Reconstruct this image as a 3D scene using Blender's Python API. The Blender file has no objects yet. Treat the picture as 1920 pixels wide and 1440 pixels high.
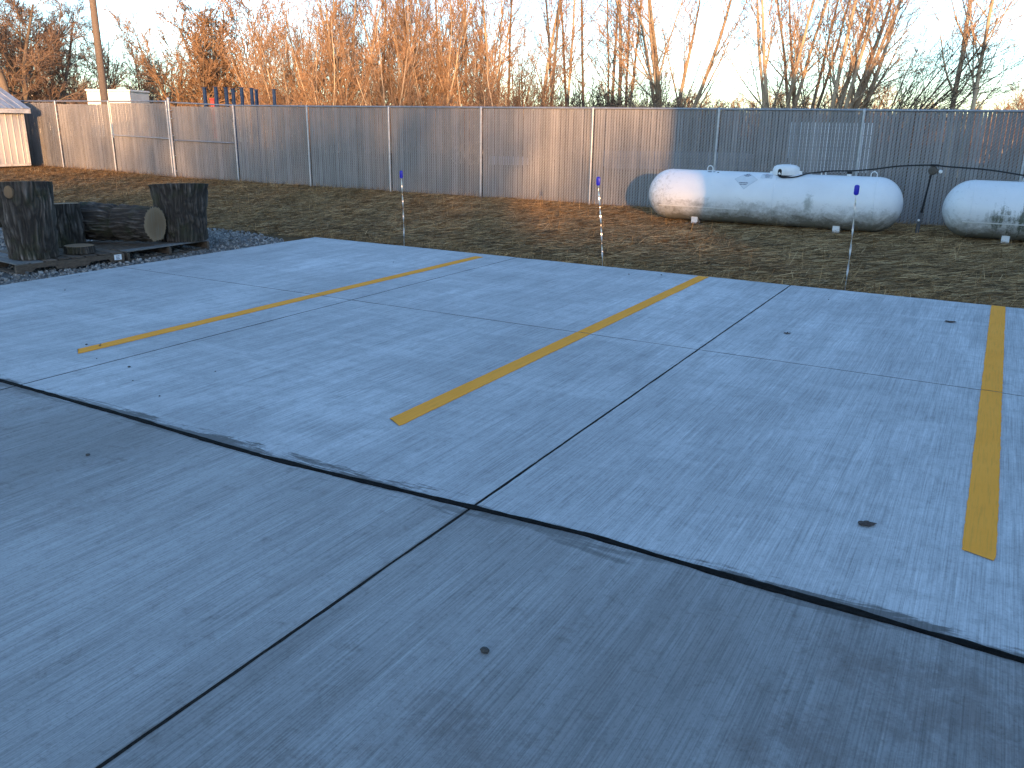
import bpy, math, random
import numpy as np
from mathutils import Vector, Matrix
R = math.radians
rng = np.random.default_rng(7)
random.seed(7)
S = bpy.context.scene
COL = S.collection

# ------------------------------------------------------------------ camera, sky, sun, exposure
CAM_H = 1.98
C_R = np.array([0.86922767, 0.49419501, 0.01464741])
C_U = np.array([-0.15837, 0.25024378, 0.9551424])
C_F = np.array([-0.46836118, 0.83255591, -0.29578448])
cam_d = bpy.data.cameras.new('camera')
cam_d.sensor_width = 36.0
cam_d.sensor_fit = 'HORIZONTAL'
cam_d.lens = 1579.72 / 1920 * 36
cam_d.clip_start = 0.05
cam_d.clip_end = 3000
cam = bpy.data.objects.new('camera', cam_d)
COL.objects.link(cam)
M = Matrix(((C_R[0], C_U[0], -C_F[0], 0), (C_R[1], C_U[1], -C_F[1], 0), (C_R[2], C_U[2], -C_F[2], CAM_H), (0, 0, 0, 1)))
cam.matrix_world = M
S.camera = cam

SUN_EL, SUN_ROT = R(5.5), R(147.8)
w = bpy.data.worlds.new('World')
S.world = w
w.use_nodes = True
wn = w.node_tree
bg = wn.nodes['Background']
sky = wn.nodes.new('ShaderNodeTexSky')
sky.sky_type = 'NISHITA'
sky.sun_disc = False
sky.sun_elevation = SUN_EL
sky.sun_rotation = SUN_ROT
sky.altitude = 200
sky.air_density = 0.75
sky.dust_density = 0.5
sky.ozone_density = 2.0
wn.links.new(sky.outputs[0], bg.inputs[0])
bg.inputs[1].default_value = 0.15
sun_d = bpy.data.lights.new('sun', 'SUN')
sun_d.energy = 2.4
sun_d.angle = R(0.5)
sun_d.color = (1.0, 0.54, 0.24)
sun = bpy.data.objects.new('sun', sun_d)
COL.objects.link(sun)
sdir = Vector((math.sin(SUN_ROT) * math.cos(SUN_EL), math.cos(SUN_ROT) * math.cos(SUN_EL), math.sin(SUN_EL)))
sun.rotation_euler = (-sdir).to_track_quat('-Z', 'Y').to_euler()
sun.location = (20, -30, 30)
S.view_settings.view_transform = 'Standard'
S.view_settings.look = 'None'
S.view_settings.exposure = 2.3
S.view_settings.gamma = 1
S.view_settings.use_curve_mapping = False
S.render.engine = 'CYCLES'
S.cycles.max_bounces = 6
S.cycles.use_denoising = True
S.cycles.denoiser = 'OPENIMAGEDENOISE'
S.cycles.denoising_input_passes = 'RGB_ALBEDO_NORMAL'
S.cycles.denoising_prefilter = 'NONE'

# ------------------------------------------------------------------ helpers
def col_dir(u):
    """horizontal-ish ray of image column u at the level of the eye, scaled so that its length along the view axis is 1"""
    a = (u - 960) / 1579.72
    b = (-C_F[2] - a * C_R[2]) / C_U[2]
    return C_F + a * C_R + b * C_U, 720 - b * 1579.72
def at(u, depth):
    d, vh = col_dir(u)
    return float(d[0] * depth), float(d[1] * depth)
def z_at(u, v, depth):
    d, vh = col_dir(u)
    return CAM_H + (vh - v) / 1579.72 * depth * 1.0455

def tag(o, label=None, cat=None, group=None, kind=None):
    if label: o['label'] = label
    if cat: o['category'] = cat
    if group: o['group'] = group
    if kind: o['kind'] = kind
    return o
def empty(name, loc=(0, 0, 0), rz=0.0):
    o = bpy.data.objects.new(name, None)
    o.empty_display_size = 0.2
    o.location = loc
    o.rotation_euler = (0, 0, rz)
    COL.objects.link(o)
    return o
def np_mesh(name, V, F, smooth=False):
    """V (n,3); F list of arrays of equal-length faces"""
    me = bpy.data.meshes.new(name)
    V = np.asarray(V, np.float32)
    if not isinstance(F, (list, tuple)): F = [F]
    F = [np.asarray(f, np.int32) for f in F if len(f)]
    me.vertices.add(len(V))
    me.vertices.foreach_set('co', V.ravel())
    nl = sum(f.size for f in F)
    npoly = sum(len(f) for f in F)
    me.loops.add(nl)
    me.loops.foreach_set('vertex_index', np.concatenate([f.ravel() for f in F]))
    me.polygons.add(npoly)
    tot = np.concatenate([np.full(len(f), f.shape[1], np.int32) for f in F])
    st = np.concatenate([[0], np.cumsum(tot)[:-1]]).astype(np.int32)
    me.polygons.foreach_set('loop_start', st)
    me.polygons.foreach_set('use_smooth', np.full(npoly, smooth, bool))
    me.update(calc_edges=True)
    return me
def link(name, me, mat, parent=None, loc=None, rot=None):
    o = bpy.data.objects.new(name, me)
    COL.objects.link(o)
    if mat is not None and len(me.materials) == 0: me.materials.append(mat)
    if parent is not None: o.parent = parent
    if loc is not None: o.location = loc
    if rot is not None: o.rotation_euler = rot
    return o
class MB:
    """collects small shapes into one mesh"""
    def __init__(s): s.v = []; s.f = []; s.n = 0
    def add(s, V, F):
        for f in F: s.f.append([i + s.n for i in f])
        s.v += [tuple(map(float, p)) for p in V]; s.n += len(V)
        return s
    def box(s, a, b, bev=0.0, rz=0.0, about=None):
        x0, y0, z0 = a; x1, y1, z1 = b
        if bev > 0:
            e = bev
            P = []
            for z, q in ((z0, e), (z0 + e, 0), (z1 - e, 0), (z1, e)):
                P += [(x0 + q, y0 + q, z), (x1 - q, y0 + q, z), (x1 - q, y1 - q, z), (x0 + q, y1 - q, z)]
            F = [(3, 2, 1, 0), (12, 13, 14, 15)]
            for k in range(3):
                for i in range(4):
                    j = (i + 1) % 4
                    F.append((k * 4 + i, k * 4 + j, k * 4 + 4 + j, k * 4 + 4 + i))
        else:
            P = [(x0, y0, z0), (x1, y0, z0), (x1, y1, z0), (x0, y1, z0), (x0, y0, z1), (x1, y0, z1), (x1, y1, z1), (x0, y1, z1)]
            F = [(3, 2, 1, 0), (4, 5, 6, 7), (0, 1, 5, 4), (1, 2, 6, 5), (2, 3, 7, 6), (3, 0, 4, 7)]
        if rz:
            cx, cy = about if about else ((x0 + x1) / 2, (y0 + y1) / 2)
            c, sn = math.cos(rz), math.sin(rz)
            P = [(cx + (x - cx) * c - (y - cy) * sn, cy + (x - cx) * sn + (y - cy) * c, z) for x, y, z in P]
        return s.add(P, F)
    def tube(s, pts, r, n=10, cap=True):
        pts = [np.array(p, float) for p in pts]
        rs = r if hasattr(r, '__len__') else [r] * len(pts)
        V = []; F = []
        T0 = pts[1] - pts[0]
        ref = np.array([0, 0, 1.0]) if abs(T0[2]) < 0.9 * np.linalg.norm(T0) else np.array([1.0, 0, 0])
        uu = None
        for i, p in enumerate(pts):
            T = (pts[min(i + 1, len(pts) - 1)] - pts[max(i - 1, 0)]); T = T / (np.linalg.norm(T) + 1e-9)
            if uu is None: uu = np.cross(T, ref)
            uu = uu - T * np.dot(uu, T); uu /= np.linalg.norm(uu) + 1e-9
            vv = np.cross(T, uu)
            for k in range(n):
                a = 2 * math.pi * k / n
                V.append(p + rs[i] * (math.cos(a) * uu + math.sin(a) * vv))
        for i in range(len(pts) - 1):
            for k in range(n):
                j = (k + 1) % n
                F.append((i * n + k, i * n + j, i * n + n + j, i * n + n + k))
        if cap:
            F.append(tuple(range(n))[::-1]); F.append(tuple((len(pts) - 1) * n + k for k in range(n)))
        return s.add(V, F)
    def lathe(s, prof, n=32, axis='z', org=(0, 0, 0)):
        V = []; F = []
        for (r, z) in prof:
            for k in range(n):
                a = 2 * math.pi * k / n
                c, sn = r * math.cos(a), r * math.sin(a)
                p = (c, sn, z) if axis == 'z' else ((z, c, sn) if axis == 'x' else (c, z, sn))
                V.append((p[0] + org[0], p[1] + org[1], p[2] + org[2]))
        for i in range(len(prof) - 1):
            for k in range(n):
                j = (k + 1) % n
                F.append((i * n + k, i * n + j, i * n + n + j, i * n + n + k))
        F.append(tuple(range(n))[::-1]); F.append(tuple((len(prof) - 1) * n + k for k in range(n)))
        return s.add(V, F)
    def build(s, name, mat, parent=None, smooth=False, loc=None, rot=None, angle=None):
        me = bpy.data.meshes.new(name)
        me.from_pydata(s.v, [], s.f)
        me.update()
        if smooth:
            me.polygons.foreach_set('use_smooth', np.ones(len(me.polygons), bool))
            if angle: me.set_sharp_from_angle(angle=R(angle))
        return link(name, me, mat, parent, loc, rot)
def copy_tree(o, parent=None):
    c = o.copy(); COL.objects.link(c)
    c.parent = parent
    for ch in list(o.children): copy_tree(ch, c)
    return c

# value noise for shaped surfaces
def _h(i, j, k, s):
    n = (i * 374761393 + j * 668265263 + k * 2147483647 + s * 974634777) & 0xffffffff
    n = ((n ^ (n >> 13)) * 1274126177) & 0xffffffff
    n = n ^ (n >> 16)
    return (n & 0xffffff) / float(0xffffff)
def vnoise(P, seed=0):
    P = np.asarray(P, float)
    I = np.floor(P).astype(np.int64); f = P - I
    f = f * f * (3 - 2 * f)
    out = 0
    for a in (0, 1):
        for b in (0, 1):
            for c in (0, 1):
                wgt = (f[..., 0] if a else 1 - f[..., 0]) * (f[..., 1] if b else 1 - f[..., 1]) * (f[..., 2] if c else 1 - f[..., 2])
                out = out + wgt * _h(I[..., 0] + a, I[..., 1] + b, I[..., 2] + c, seed)
    return out

# ------------------------------------------------------------------ materials
class Mat:
    def __init__(s, name, rough=0.8, metal=0.0, spec=0.3):
        s.m = bpy.data.materials.new(name); s.m.use_nodes = True
        s.t = s.m.node_tree; s.b = s.t.nodes['Principled BSDF']
        s.b.inputs['Roughness'].default_value = rough
        s.b.inputs['Metallic'].default_value = metal
        s.b.inputs['Specular IOR Level'].default_value = spec
        g = s.t.nodes.new('ShaderNodeNewGeometry'); s.pos = g.outputs['Position']; s.island = g.outputs['Random Per Island']
        s.normal = g.outputs['Normal']
        tc = s.t.nodes.new('ShaderNodeTexCoord'); s.obj = tc.outputs['Object']
        s.orand = s.t.nodes.new('ShaderNodeObjectInfo').outputs['Random']
    def lk(s, a, b): s.t.links.new(a, b)
    def mapping(s, src, scale=(1, 1, 1), rot=(0, 0, 0), loc=(0, 0, 0)):
        n = s.t.nodes.new('ShaderNodeMapping'); s.lk(src, n.inputs[0])
        n.inputs['Scale'].default_value = scale; n.inputs['Rotation'].default_value = rot; n.inputs['Location'].default_value = loc
        return n.outputs[0]
    def noise(s, src, scale=5, detail=4, rough=0.6, dist=0.0):
        n = s.t.nodes.new('ShaderNodeTexNoise'); s.lk(src, n.inputs['Vector'])
        n.inputs['Scale'].default_value = scale; n.inputs['Detail'].default_value = detail
        n.inputs['Roughness'].default_value = rough; n.inputs['Distortion'].default_value = dist
        return n.outputs[0]
    def voro(s, src, scale=5, feat='F1', out='Distance'):
        n = s.t.nodes.new('ShaderNodeTexVoronoi'); s.lk(src, n.inputs['Vector']); n.inputs['Scale'].default_value = scale
        n.feature = feat
        return n.outputs[out]
    def ramp(s, src, stops, interp='LINEAR'):
        n = s.t.nodes.new('ShaderNodeValToRGB'); s.lk(src, n.inputs[0]); r = n.color_ramp; r.interpolation = interp
        while len(r.elements) < len(stops): r.elements.new(0.5)
        for e, (p, c) in zip(r.elements, stops):
            e.position = p
            c = (c, c, c) if not hasattr(c, '__len__') else c
            e.color = (*c, 1)
        return n.outputs[0]
    def math(s, op, a, b=None, clamp=False):
        n = s.t.nodes.new('ShaderNodeMath'); n.operation = op; n.use_clamp = clamp
        for i, x in enumerate((a, b)):
            if x is None: continue
            if isinstance(x, (int, float)): n.inputs[i].default_value = x
            else: s.lk(x, n.inputs[i])
        return n.outputs[0]
    def mix(s, fac, a, b, mode='MIX'):
        n = s.t.nodes.new('ShaderNodeMix'); n.data_type = 'RGBA'; n.blend_type = mode; n.clamp_result = False
        for k, x in ((0, fac), (6, a), (7, b)):
            if isinstance(x, (int, float)): n.inputs[k].default_value = x if k == 0 else (x, x, x, 1)
            elif isinstance(x, tuple): n.inputs[k].default_value = (*x, 1)
            else: s.lk(x, n.inputs[k])
        return n.outputs[2]
    def sep(s, src):
        n = s.t.nodes.new('ShaderNodeSeparateXYZ'); s.lk(src, n.inputs[0]); return n.outputs
    def color(s, c):
        if isinstance(c, tuple): s.b.inputs['Base Color'].default_value = (*c, 1)
        else: s.lk(c, s.b.inputs['Base Color'])
        return s
    def rough(s, r):
        if isinstance(r, (int, float)): s.b.inputs['Roughness'].default_value = r
        else: s.lk(r, s.b.inputs['Roughness'])
        return s
    def bump(s, h, strength=0.3, dist=0.01):
        n = s.t.nodes.new('ShaderNodeBump'); s.lk(h, n.inputs['Height'])
        n.inputs['Strength'].default_value = strength; n.inputs['Distance'].default_value = dist
        s.lk(n.outputs[0], s.b.inputs['Normal']); return s

def concrete(name, old, tone=1.0):
    m = Mat(name, 0.75, 0, 0.25)
    P = m.pos
    big = m.noise(m.mapping(P, (0.55, 0.35, 1)), 1.0, 5, 0.62, 0.5)
    streak = m.noise(m.mapping(P, (5.5, 0.55, 1), (0, 0, 0.05)), 1.0, 4, 0.65, 0.3)
    across = m.noise(m.mapping(P, (0.25, 2.2, 1), (0, 0, 0.1), (3, 9, 0)), 1.0, 5, 0.6, 0.4)
    broom = m.noise(m.mapping(P, (150, 1.6, 1)), 1.0, 3, 0.7)
    broom2 = m.noise(m.mapping(P, (45, 0.7, 1), (0, 0, -0.03)), 1.0, 3, 0.7)
    fine = m.noise(P, 60, 4, 0.7)
    spots = m.noise(m.mapping(P, (1, 1, 1), loc=(5, 2, 0)), 7.0, 5, 0.7, 0.3)
    if old:
        c = m.ramp(big, [(0.3, (0.27, 0.26, 0.25)), (0.5, (0.355, 0.35, 0.345)), (0.72, (0.44, 0.435, 0.425))])
        c = m.mix(m.ramp(spots, [(0.56, 0.0), (0.70, 0.5)]), c, (0.17, 0.145, 0.13))
        c = m.mix(m.ramp(streak, [(0.35, 0.4), (0.6, 0.0)]), c, (0.19, 0.17, 0.155))
        blot = m.noise(m.mapping(P, (1.2, 1.9, 1), (0, 0, 0.4), (1.3, 4.2, 0)), 1.6, 6, 0.72, 0.2)
        area = m.noise(m.mapping(P, (0.32, 0.4, 1), loc=(2.4, 6.1, 0)), 1.0, 3, 0.5)
        lace = m.noise(m.mapping(P, (1, 1, 1), (0, 0, 0.7)), 11, 6, 0.8, 0.5)
        bm = m.math('ADD', m.math('MULTIPLY', m.math('SUBTRACT', area, 0.5), 1.1), m.math('ADD', m.math('MULTIPLY', blot, 0.55), m.math('MULTIPLY', lace, 0.45)))
        c = m.mix(m.ramp(bm, [(0.53, 0.0), (0.66, 0.55)]), c, (0.17, 0.138, 0.125))
        c = m.mix(m.ramp(m.noise(m.mapping(P, (0.7, 0.35, 1), (0, 0, 0.2), (11, 3, 0)), 1.0, 5, 0.6), [(0.5, 0.0), (0.7, 0.5)]), c, (0.50, 0.495, 0.485))
    else:
        c = m.ramp(big, [(0.3, (0.39, 0.39, 0.39)), (0.5, (0.50, 0.50, 0.50)), (0.7, (0.63, 0.63, 0.63))])
        c = m.mix(m.ramp(streak, [(0.34, 0.6), (0.56, 0.0)]), c, (0.35, 0.35, 0.35))
        c = m.mix(m.ramp(across, [(0.52, 0.0), (0.72, 0.55)]), c, (0.62, 0.62, 0.615))
        c = m.mix(m.ramp(spots, [(0.54, 0.0), (0.74, 0.5)]), c, (0.31, 0.305, 0.30))
        mott = m.noise(m.mapping(P, (1, 1.6, 1), (0, 0, 0.5), (7, 3, 0)), 2.2, 7, 0.72, 0.6)
        c = m.mix(m.ramp(mott, [(0.36, 0.55), (0.52, 0.0)]), c, (0.37, 0.37, 0.37))
        white = m.noise(m.mapping(P, (0.8, 4.0, 1), (0, 0, -0.25), (8, 1, 0)), 1.3, 7, 0.75, 0.8)
        c = m.mix(m.ramp(white, [(0.6, 0.0), (0.72, 0.35)]), c, (0.72, 0.72, 0.71))
    c = m.mix(m.ramp(broom2, [(0.30, 0.34), (0.55, 0.0)]), c, m.mix(1.0, c, 0.62, 'MULTIPLY'))
    c = m.mix(m.ramp(broom2, [(0.52, 0.0), (0.75, 0.18)]), c, m.mix(1.0, c, 1.35, 'MULTIPLY'))
    c = m.mix(m.ramp(broom, [(0.36, 0.6), (0.54, 0.0)]), c, m.mix(1.0, c, 0.55, 'MULTIPLY'))
    c = m.mix(m.ramp(broom, [(0.56, 0.0), (0.74, 0.5)]), c, m.mix(1.0, c, 1.4, 'MULTIPLY'))
    c = m.mix(m.ramp(fine, [(0.30, 0.6), (0.48, 0.0)]), c, m.mix(1.0, c, 0.6, 'MULTIPLY'))
    grain = m.noise(m.mapping(P, (1, 0.5, 1)), 22, 6, 0.8)
    c = m.mix(m.ramp(grain, [(0.34, 0.5), (0.5, 0.0)]), c, m.mix(1.0, c, 0.66, 'MULTIPLY'))
    c = m.mix(m.ramp(grain, [(0.56, 0.0), (0.72, 0.4)]), c, m.mix(1.0, c, 1.28, 'MULTIPLY'))
    pits = m.voro(P, 26)
    pm = m.math('MULTIPLY', m.ramp(pits, [(0.0, 1.0), (0.10, 0.0)]), m.ramp(m.noise(P, 3.3, 2), [(0.5, 0.0), (0.62, 0.8)]))
    c = m.mix(pm, c, (0.12, 0.11, 0.10))
    # tar smears that stay beside the wide joint, and dirt along the sawn joints
    xyz = m.sep(P)
    sm = m.noise(m.mapping(P, (1.6, 9, 1)), 1.0, 6, 0.75, 0.4)
    d = m.math('ABSOLUTE', m.math('SUBTRACT', xyz[1], 3.49))
    near = m.math('SUBTRACT', m.math('MULTIPLY', m.math('SUBTRACT', sm, 0.36), 0.55), d)
    c = m.mix(m.ramp(near, [(0.0, 0.0), (0.05, 0.8 if not old else 0.5)]), c, (0.06, 0.055, 0.05))
    for xj in (-6.33, -2.21):
        dj = m.math('ABSOLUTE', m.math('SUBTRACT', xyz[0], xj))
        nj = m.math('SUBTRACT', m.math('MULTIPLY', m.math('SUBTRACT', m.noise(m.mapping(P, (20, 1.5, 1)), 1.0, 4, 0.7), 0.35), 0.16 if old else 0.07), dj)
        c = m.mix(m.ramp(nj, [(0.0, 0.0), (0.03, 0.6 if old else 0.35)]), c, (0.10, 0.08, 0.065))
    c = m.mix(1.0, c, m.ramp(m.orand, [(0.0, 0.94), (1.0, 1.04)]), 'MULTIPLY')
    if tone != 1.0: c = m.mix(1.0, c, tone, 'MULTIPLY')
    m.color(c)
    hgt = m.math('ADD', m.math('MULTIPLY', broom, 1.0), m.math('MULTIPLY', fine, 0.6))
    hgt = m.math('SUBTRACT', hgt, m.math('MULTIPLY', pm, 1.5))
    m.bump(hgt, 0.55 if old else 0.4, 0.004)
    return m.m

M_NEW = concrete('new_broomed_concrete', False)
M_OLD = concrete('older_stained_concrete', True)
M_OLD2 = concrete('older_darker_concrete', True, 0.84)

def simple(name, col, rough=0.7, metal=0.0, spec=0.3, var=0.25, scale=8.0, bump=0.0, bscale=60, src='obj'):
    m = Mat(name, rough, metal, spec)
    s = m.obj if src == 'obj' else m.pos
    n = m.noise(s, scale, 5, 0.65)
    lo = tuple(c * (1 - var) for c in col); hi = tuple(min(1, c * (1 + var)) for c in col)
    m.color(m.ramp(n, [(0.3, lo), (0.7, hi)]))
    if bump: m.bump(m.noise(s, bscale, 4, 0.7), bump, 0.01)
    return m.m

M_TAR = Mat('black_joint_sealant', 0.9, 0, 0.08)
M_TAR.color(M_TAR.ramp(M_TAR.noise(M_TAR.pos, 18, 5, 0.7), [(0.35, (0.004, 0.004, 0.004)), (0.8, (0.018, 0.017, 0.016))])).bump(M_TAR.noise(M_TAR.pos, 70, 4, 0.7), 0.6, 0.01)
M_TAR = M_TAR.m
def _yellow():
    m = Mat('yellow_road_paint', 0.85, 0, 0.06)
    n = m.noise(m.mapping(m.pos, (2, 1, 1)), 1.4, 6, 0.7)
    f = m.noise(m.mapping(m.pos, (90, 3, 1)), 1.0, 4, 0.7)
    c = m.ramp(n, [(0.3, (0.90, 0.34, 0.04)), (0.7, (0.96, 0.385, 0.055))])
    c = m.mix(m.ramp(f, [(0.3, 0.3), (0.5, 0.0)]), c, (0.36, 0.21, 0.05))
    c = m.mix(m.ramp(m.noise(m.mapping(m.pos, (3, 1, 1)), 14, 6, 0.8), [(0.62, 0.0), (0.72, 0.3)]), c, (0.5, 0.26, 0.06))
    m.color(c).bump(f, 0.35, 0.003)
    return m.m
M_YEL = _yellow()
def _soil():
    m = Mat('matted_dry_turf', 0.95, 0, 0.1)
    n = m.noise(m.mapping(m.pos, (1, 3.0, 1)), 3, 7, 0.72, 0.4)
    b = m.noise(m.pos, 0.35, 3, 0.6)
    c = m.ramp(n, [(0.3, (0.065, 0.036, 0.016)), (0.55, (0.145, 0.083, 0.036)), (0.75, (0.24, 0.145, 0.064))])
    c = m.mix(m.ramp(b, [(0.4, 0.0), (0.65, 0.4)]), c, (0.055, 0.06, 0.032))
    m.color(c).bump(m.noise(m.mapping(m.pos, (6, 20, 6)), 2, 6, 0.7), 0.9, 0.05)
    return m.m
M_SOIL = _soil()
def _straw():
    m = Mat('dry_straw', 0.85, 0, 0.15)
    patch = m.noise(m.pos, 0.9, 4, 0.65)
    c = m.ramp(m.island, [(0.0, (0.115, 0.062, 0.025)), (0.35, (0.30, 0.17, 0.07)), (0.7, (0.49, 0.30, 0.13)), (1.0, (0.70, 0.48, 0.25))])
    c2 = m.ramp(m.island, [(0.0, (0.10, 0.055, 0.024)), (0.6, (0.27, 0.157, 0.068)), (1.0, (0.54, 0.36, 0.175))])
    m.color(m.mix(m.ramp(patch, [(0.4, 0.0), (0.62, 1.0)]), c, c2))
    return m.m
M_STRAW = _straw()
def _gravel():
    m = Mat('crushed_limestone', 0.9, 0, 0.2)
    c = m.ramp(m.island, [(0.0, (0.10, 0.10, 0.10)), (0.4, (0.19, 0.185, 0.18)), (0.8, (0.29, 0.28, 0.265)), (1.0, (0.40, 0.39, 0.37))])
    m.color(c)
    return m.m
M_GRAVEL = _gravel()
M_GBED = simple('gravel_bed_dust', (0.13, 0.127, 0.12), 0.95, var=0.4, scale=30, bump=0.9, bscale=25, src='pos')
def _bark(name, dark, mid, lite, moss=False):
    m = Mat(name, 0.9, 0, 0.15)
    n = m.noise(m.mapping(m.obj, (1, 1, 0.3)), 22, 6, 0.7, 0.3)
    at_ = m.t.nodes.new('ShaderNodeAttribute'); at_.attribute_name = 'ridge'
    c = m.ramp(at_.outputs['Fac'], [(0.15, dark), (0.55, mid), (0.9, lite)])
    c = m.mix(m.ramp(n, [(0.35, 0.55), (0.6, 0.0)]), c, dark)
    if moss: c = m.mix(m.ramp(m.noise(m.obj, 3.0, 3), [(0.52, 0.0), (0.66, 0.5)]), c, (0.045, 0.05, 0.022))
    m.color(c).bump(n, 0.8, 0.02)
    return m.m
M_BARK = _bark('deep_furrowed_bark', (0.045, 0.037, 0.031), (0.14, 0.116, 0.098), (0.42, 0.355, 0.305), True)
def _endgrain():
    m = Mat('sawn_end_grain', 0.85, 0, 0.15)
    x = m.sep(m.obj)
    r = m.math('SQRT', m.math('ADD', m.math('POWER', x[0], 2.0), m.math('POWER', x[1], 2.0)))
    rn = m.math('ADD', r, m.math('MULTIPLY', m.noise(m.obj, 5, 3), 0.05))
    rings = m.math('SINE', m.math('MULTIPLY', rn, 260.0))
    c = m.ramp(rn, [(0.0, (0.20, 0.125, 0.07)), (0.2, (0.24, 0.155, 0.09)), (0.27, (0.31, 0.21, 0.125)), (0.31, (0.20, 0.135, 0.085))])
    c = m.mix(m.ramp(rings, [(0.2, 0.0), (1.0, 0.25)]), c, (0.12, 0.09, 0.06))
    c = m.mix(m.ramp(m.noise(m.mapping(m.obj, (14, 1.2, 1)), 2, 4), [(0.5, 0.0), (0.7, 0.4)]), c, (0.24, 0.215, 0.18))
    m.color(c)
    return m.m
M_END = _endgrain()
def _wood(name, lo, hi):
    m = Mat(name, 0.9, 0, 0.12)
    n = m.noise(m.mapping(m.pos, (6, 6, 25)), 2.5, 6, 0.7, 0.5)
    c = m.ramp(n, [(0.3, lo), (0.7, hi)])
    t = m.ramp(m.orand, [(0.0, 0.65), (1.0, 1.15)])
    m.color(m.mix(1.0, c, t, 'MULTIPLY')).bump(n, 0.4, 0.01)
    return m.m
M_PAL = _wood('weathered_pallet_wood', (0.075, 0.055, 0.042), (0.17, 0.135, 0.105))
M_PALG = _wood('grey_pallet_wood', (0.12, 0.115, 0.11), (0.24, 0.235, 0.225))
M_POLE = _wood('old_utility_pole_wood', (0.13, 0.10, 0.08), (0.26, 0.21, 0.165))
M_GALV = simple('galvanised_steel', (0.42, 0.43, 0.44), 0.5, 0.65, 0.4, 0.18, 12)
M_RAIL = simple('galvanised_rail', (0.30, 0.31, 0.33), 0.5, 0.65, 0.4, 0.18, 6)
def _slat():
    m = Mat('grey_privacy_slat', 0.42, 0, 0.45)
    n = m.noise(m.mapping(m.pos, (2, 2, 0.7)), 2, 4)
    c = m.ramp(n, [(0.3, (0.195, 0.188, 0.186)), (0.7, (0.24, 0.232, 0.228))])
    m.color(m.mix(1.0, c, m.ramp(m.island, [(0.0, 0.82), (1.0, 1.12)]), 'MULTIPLY'))
    return m.m
M_SLAT = _slat()
M_WIRE = simple('chain_link_wire', (0.40, 0.41, 0.42), 0.45, 0.7, 0.4, 0.1, 5)
def _tank(name, seed, heavy):
    m = Mat(name, 0.38, 0, 0.4)
    P = m.mapping(m.obj, (1, 1, 1), loc=(seed * 3.1, seed * 1.7, 0))
    x = m.sep(m.obj)
    low = m.math('MULTIPLY', m.math('SUBTRACT', -0.02, x[2]), 1.9)              # height below the belly of the tank: algae grows on the underside
    n1 = m.noise(m.mapping(P, (1.1, 1.1, 1.6)), 2.2, 8, 0.72, 0.4)
    n2 = m.noise(P, 13, 8, 0.78, 0.6)
    streak = m.noise(m.mapping(P, (7.5, 1, 0.55)), 1.5, 6, 0.7, 0.2)
    base = m.ramp(m.noise(P, 1.2, 4), [(0.3, (0.70, 0.70, 0.695)), (0.7, (0.78, 0.78, 0.775))])
    grime = m.math('ADD', m.math('ADD', low, m.math('MULTIPLY', m.math('SUBTRACT', n1, 0.5), 1.6)), m.math('MULTIPLY', m.math('SUBTRACT', n2, 0.5), 1.0))
    c = m.mix(m.ramp(grime, [(0.05, 0.0), (0.75, 0.88)]), base, (0.15, 0.138, 0.105))
    endl = m.math('SUBTRACT', m.math('MULTIPLY', x[0], -1.0), 1.55)
    g2 = m.math('ADD', m.math('MULTIPLY', m.math('SUBTRACT', n2, 0.56), 2.4), m.math('MULTIPLY', endl, 0.55 if not heavy else 0.2))
    c = m.mix(m.ramp(g2, [(0.12, 0.0), (0.6, 0.6)]), c, (0.20, 0.185, 0.15))
    if heavy:
        band = m.math('SUBTRACT', 1.0, m.math('MULTIPLY', m.math('ABSOLUTE', m.math('ADD', x[2], 0.12)), 2.6))
        rb = m.ramp(x[0], [(0.0, 1.0), (0.001, 1.0)])
        reach = m.math('MULTIPLY', m.math('ADD', x[0], 1.95), 2.2, True)
        g3 = m.math('MULTIPLY', m.math('ADD', band, m.math('MULTIPLY', m.math('SUBTRACT', m.math('ADD', streak, m.math('MULTIPLY', n2, 0.7)), 0.88), 4.0)), reach)
        c = m.mix(m.ramp(g3, [(0.25, 0.0), (0.9, 0.9)]), c, (0.075, 0.085, 0.05))
    else:
        px = m.math('SUBTRACT', x[0], 0.88); pz = m.math('ADD', x[2], 0.02)
        dd = m.math('SQRT', m.math('ADD', m.math('POWER', m.math('MULTIPLY', px, 2.2), 2.0), m.math('POWER', pz, 2.0)))
        g4 = m.math('SUBTRACT', m.math('ADD', 0.34, m.math('MULTIPLY', m.math('SUBTRACT', n2, 0.5), 0.9)), m.math('MULTIPLY', dd, 1.5))
        c = m.mix(m.ramp(g4, [(0.0, 0.0), (0.25, 0.6)]), c, (0.17, 0.18, 0.14))
    fine = m.noise(m.mapping(P, (3, 3, 9)), 6, 6, 0.75)
    c = m.mix(m.ramp(fine, [(0.58, 0.0), (0.74, 0.28)]), c, (0.36, 0.34, 0.28))
    m.color(c).rough(m.ramp(grime, [(0.1, 0.36), (0.8, 0.8)]))
    return m.m
M_TANK1 = _tank('white_tank_paint', 1, False)
M_TANK2 = _tank('mildewed_tank_paint', 4, True)
M_WHITE = simple('white_enamel', (0.74, 0.74, 0.73), 0.4, var=0.06)
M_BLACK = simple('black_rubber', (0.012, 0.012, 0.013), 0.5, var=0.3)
M_INK = simple('dark_printed_ink', (0.04, 0.045, 0.09), 0.6, var=0.2)
M_INKR = simple('red_printed_ink', (0.42, 0.06, 0.07), 0.6, var=0.2)
M_DECAL = simple('faded_decal_vinyl', (0.60, 0.62, 0.63), 0.5, var=0.05)
M_DEDGE = simple('faded_decal_border', (0.50, 0.53, 0.55), 0.5, var=0.1)
M_CBLK = simple('weathered_concrete_block', (0.15, 0.14, 0.125), 0.95, var=0.3, scale=12, bump=0.6)
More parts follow.
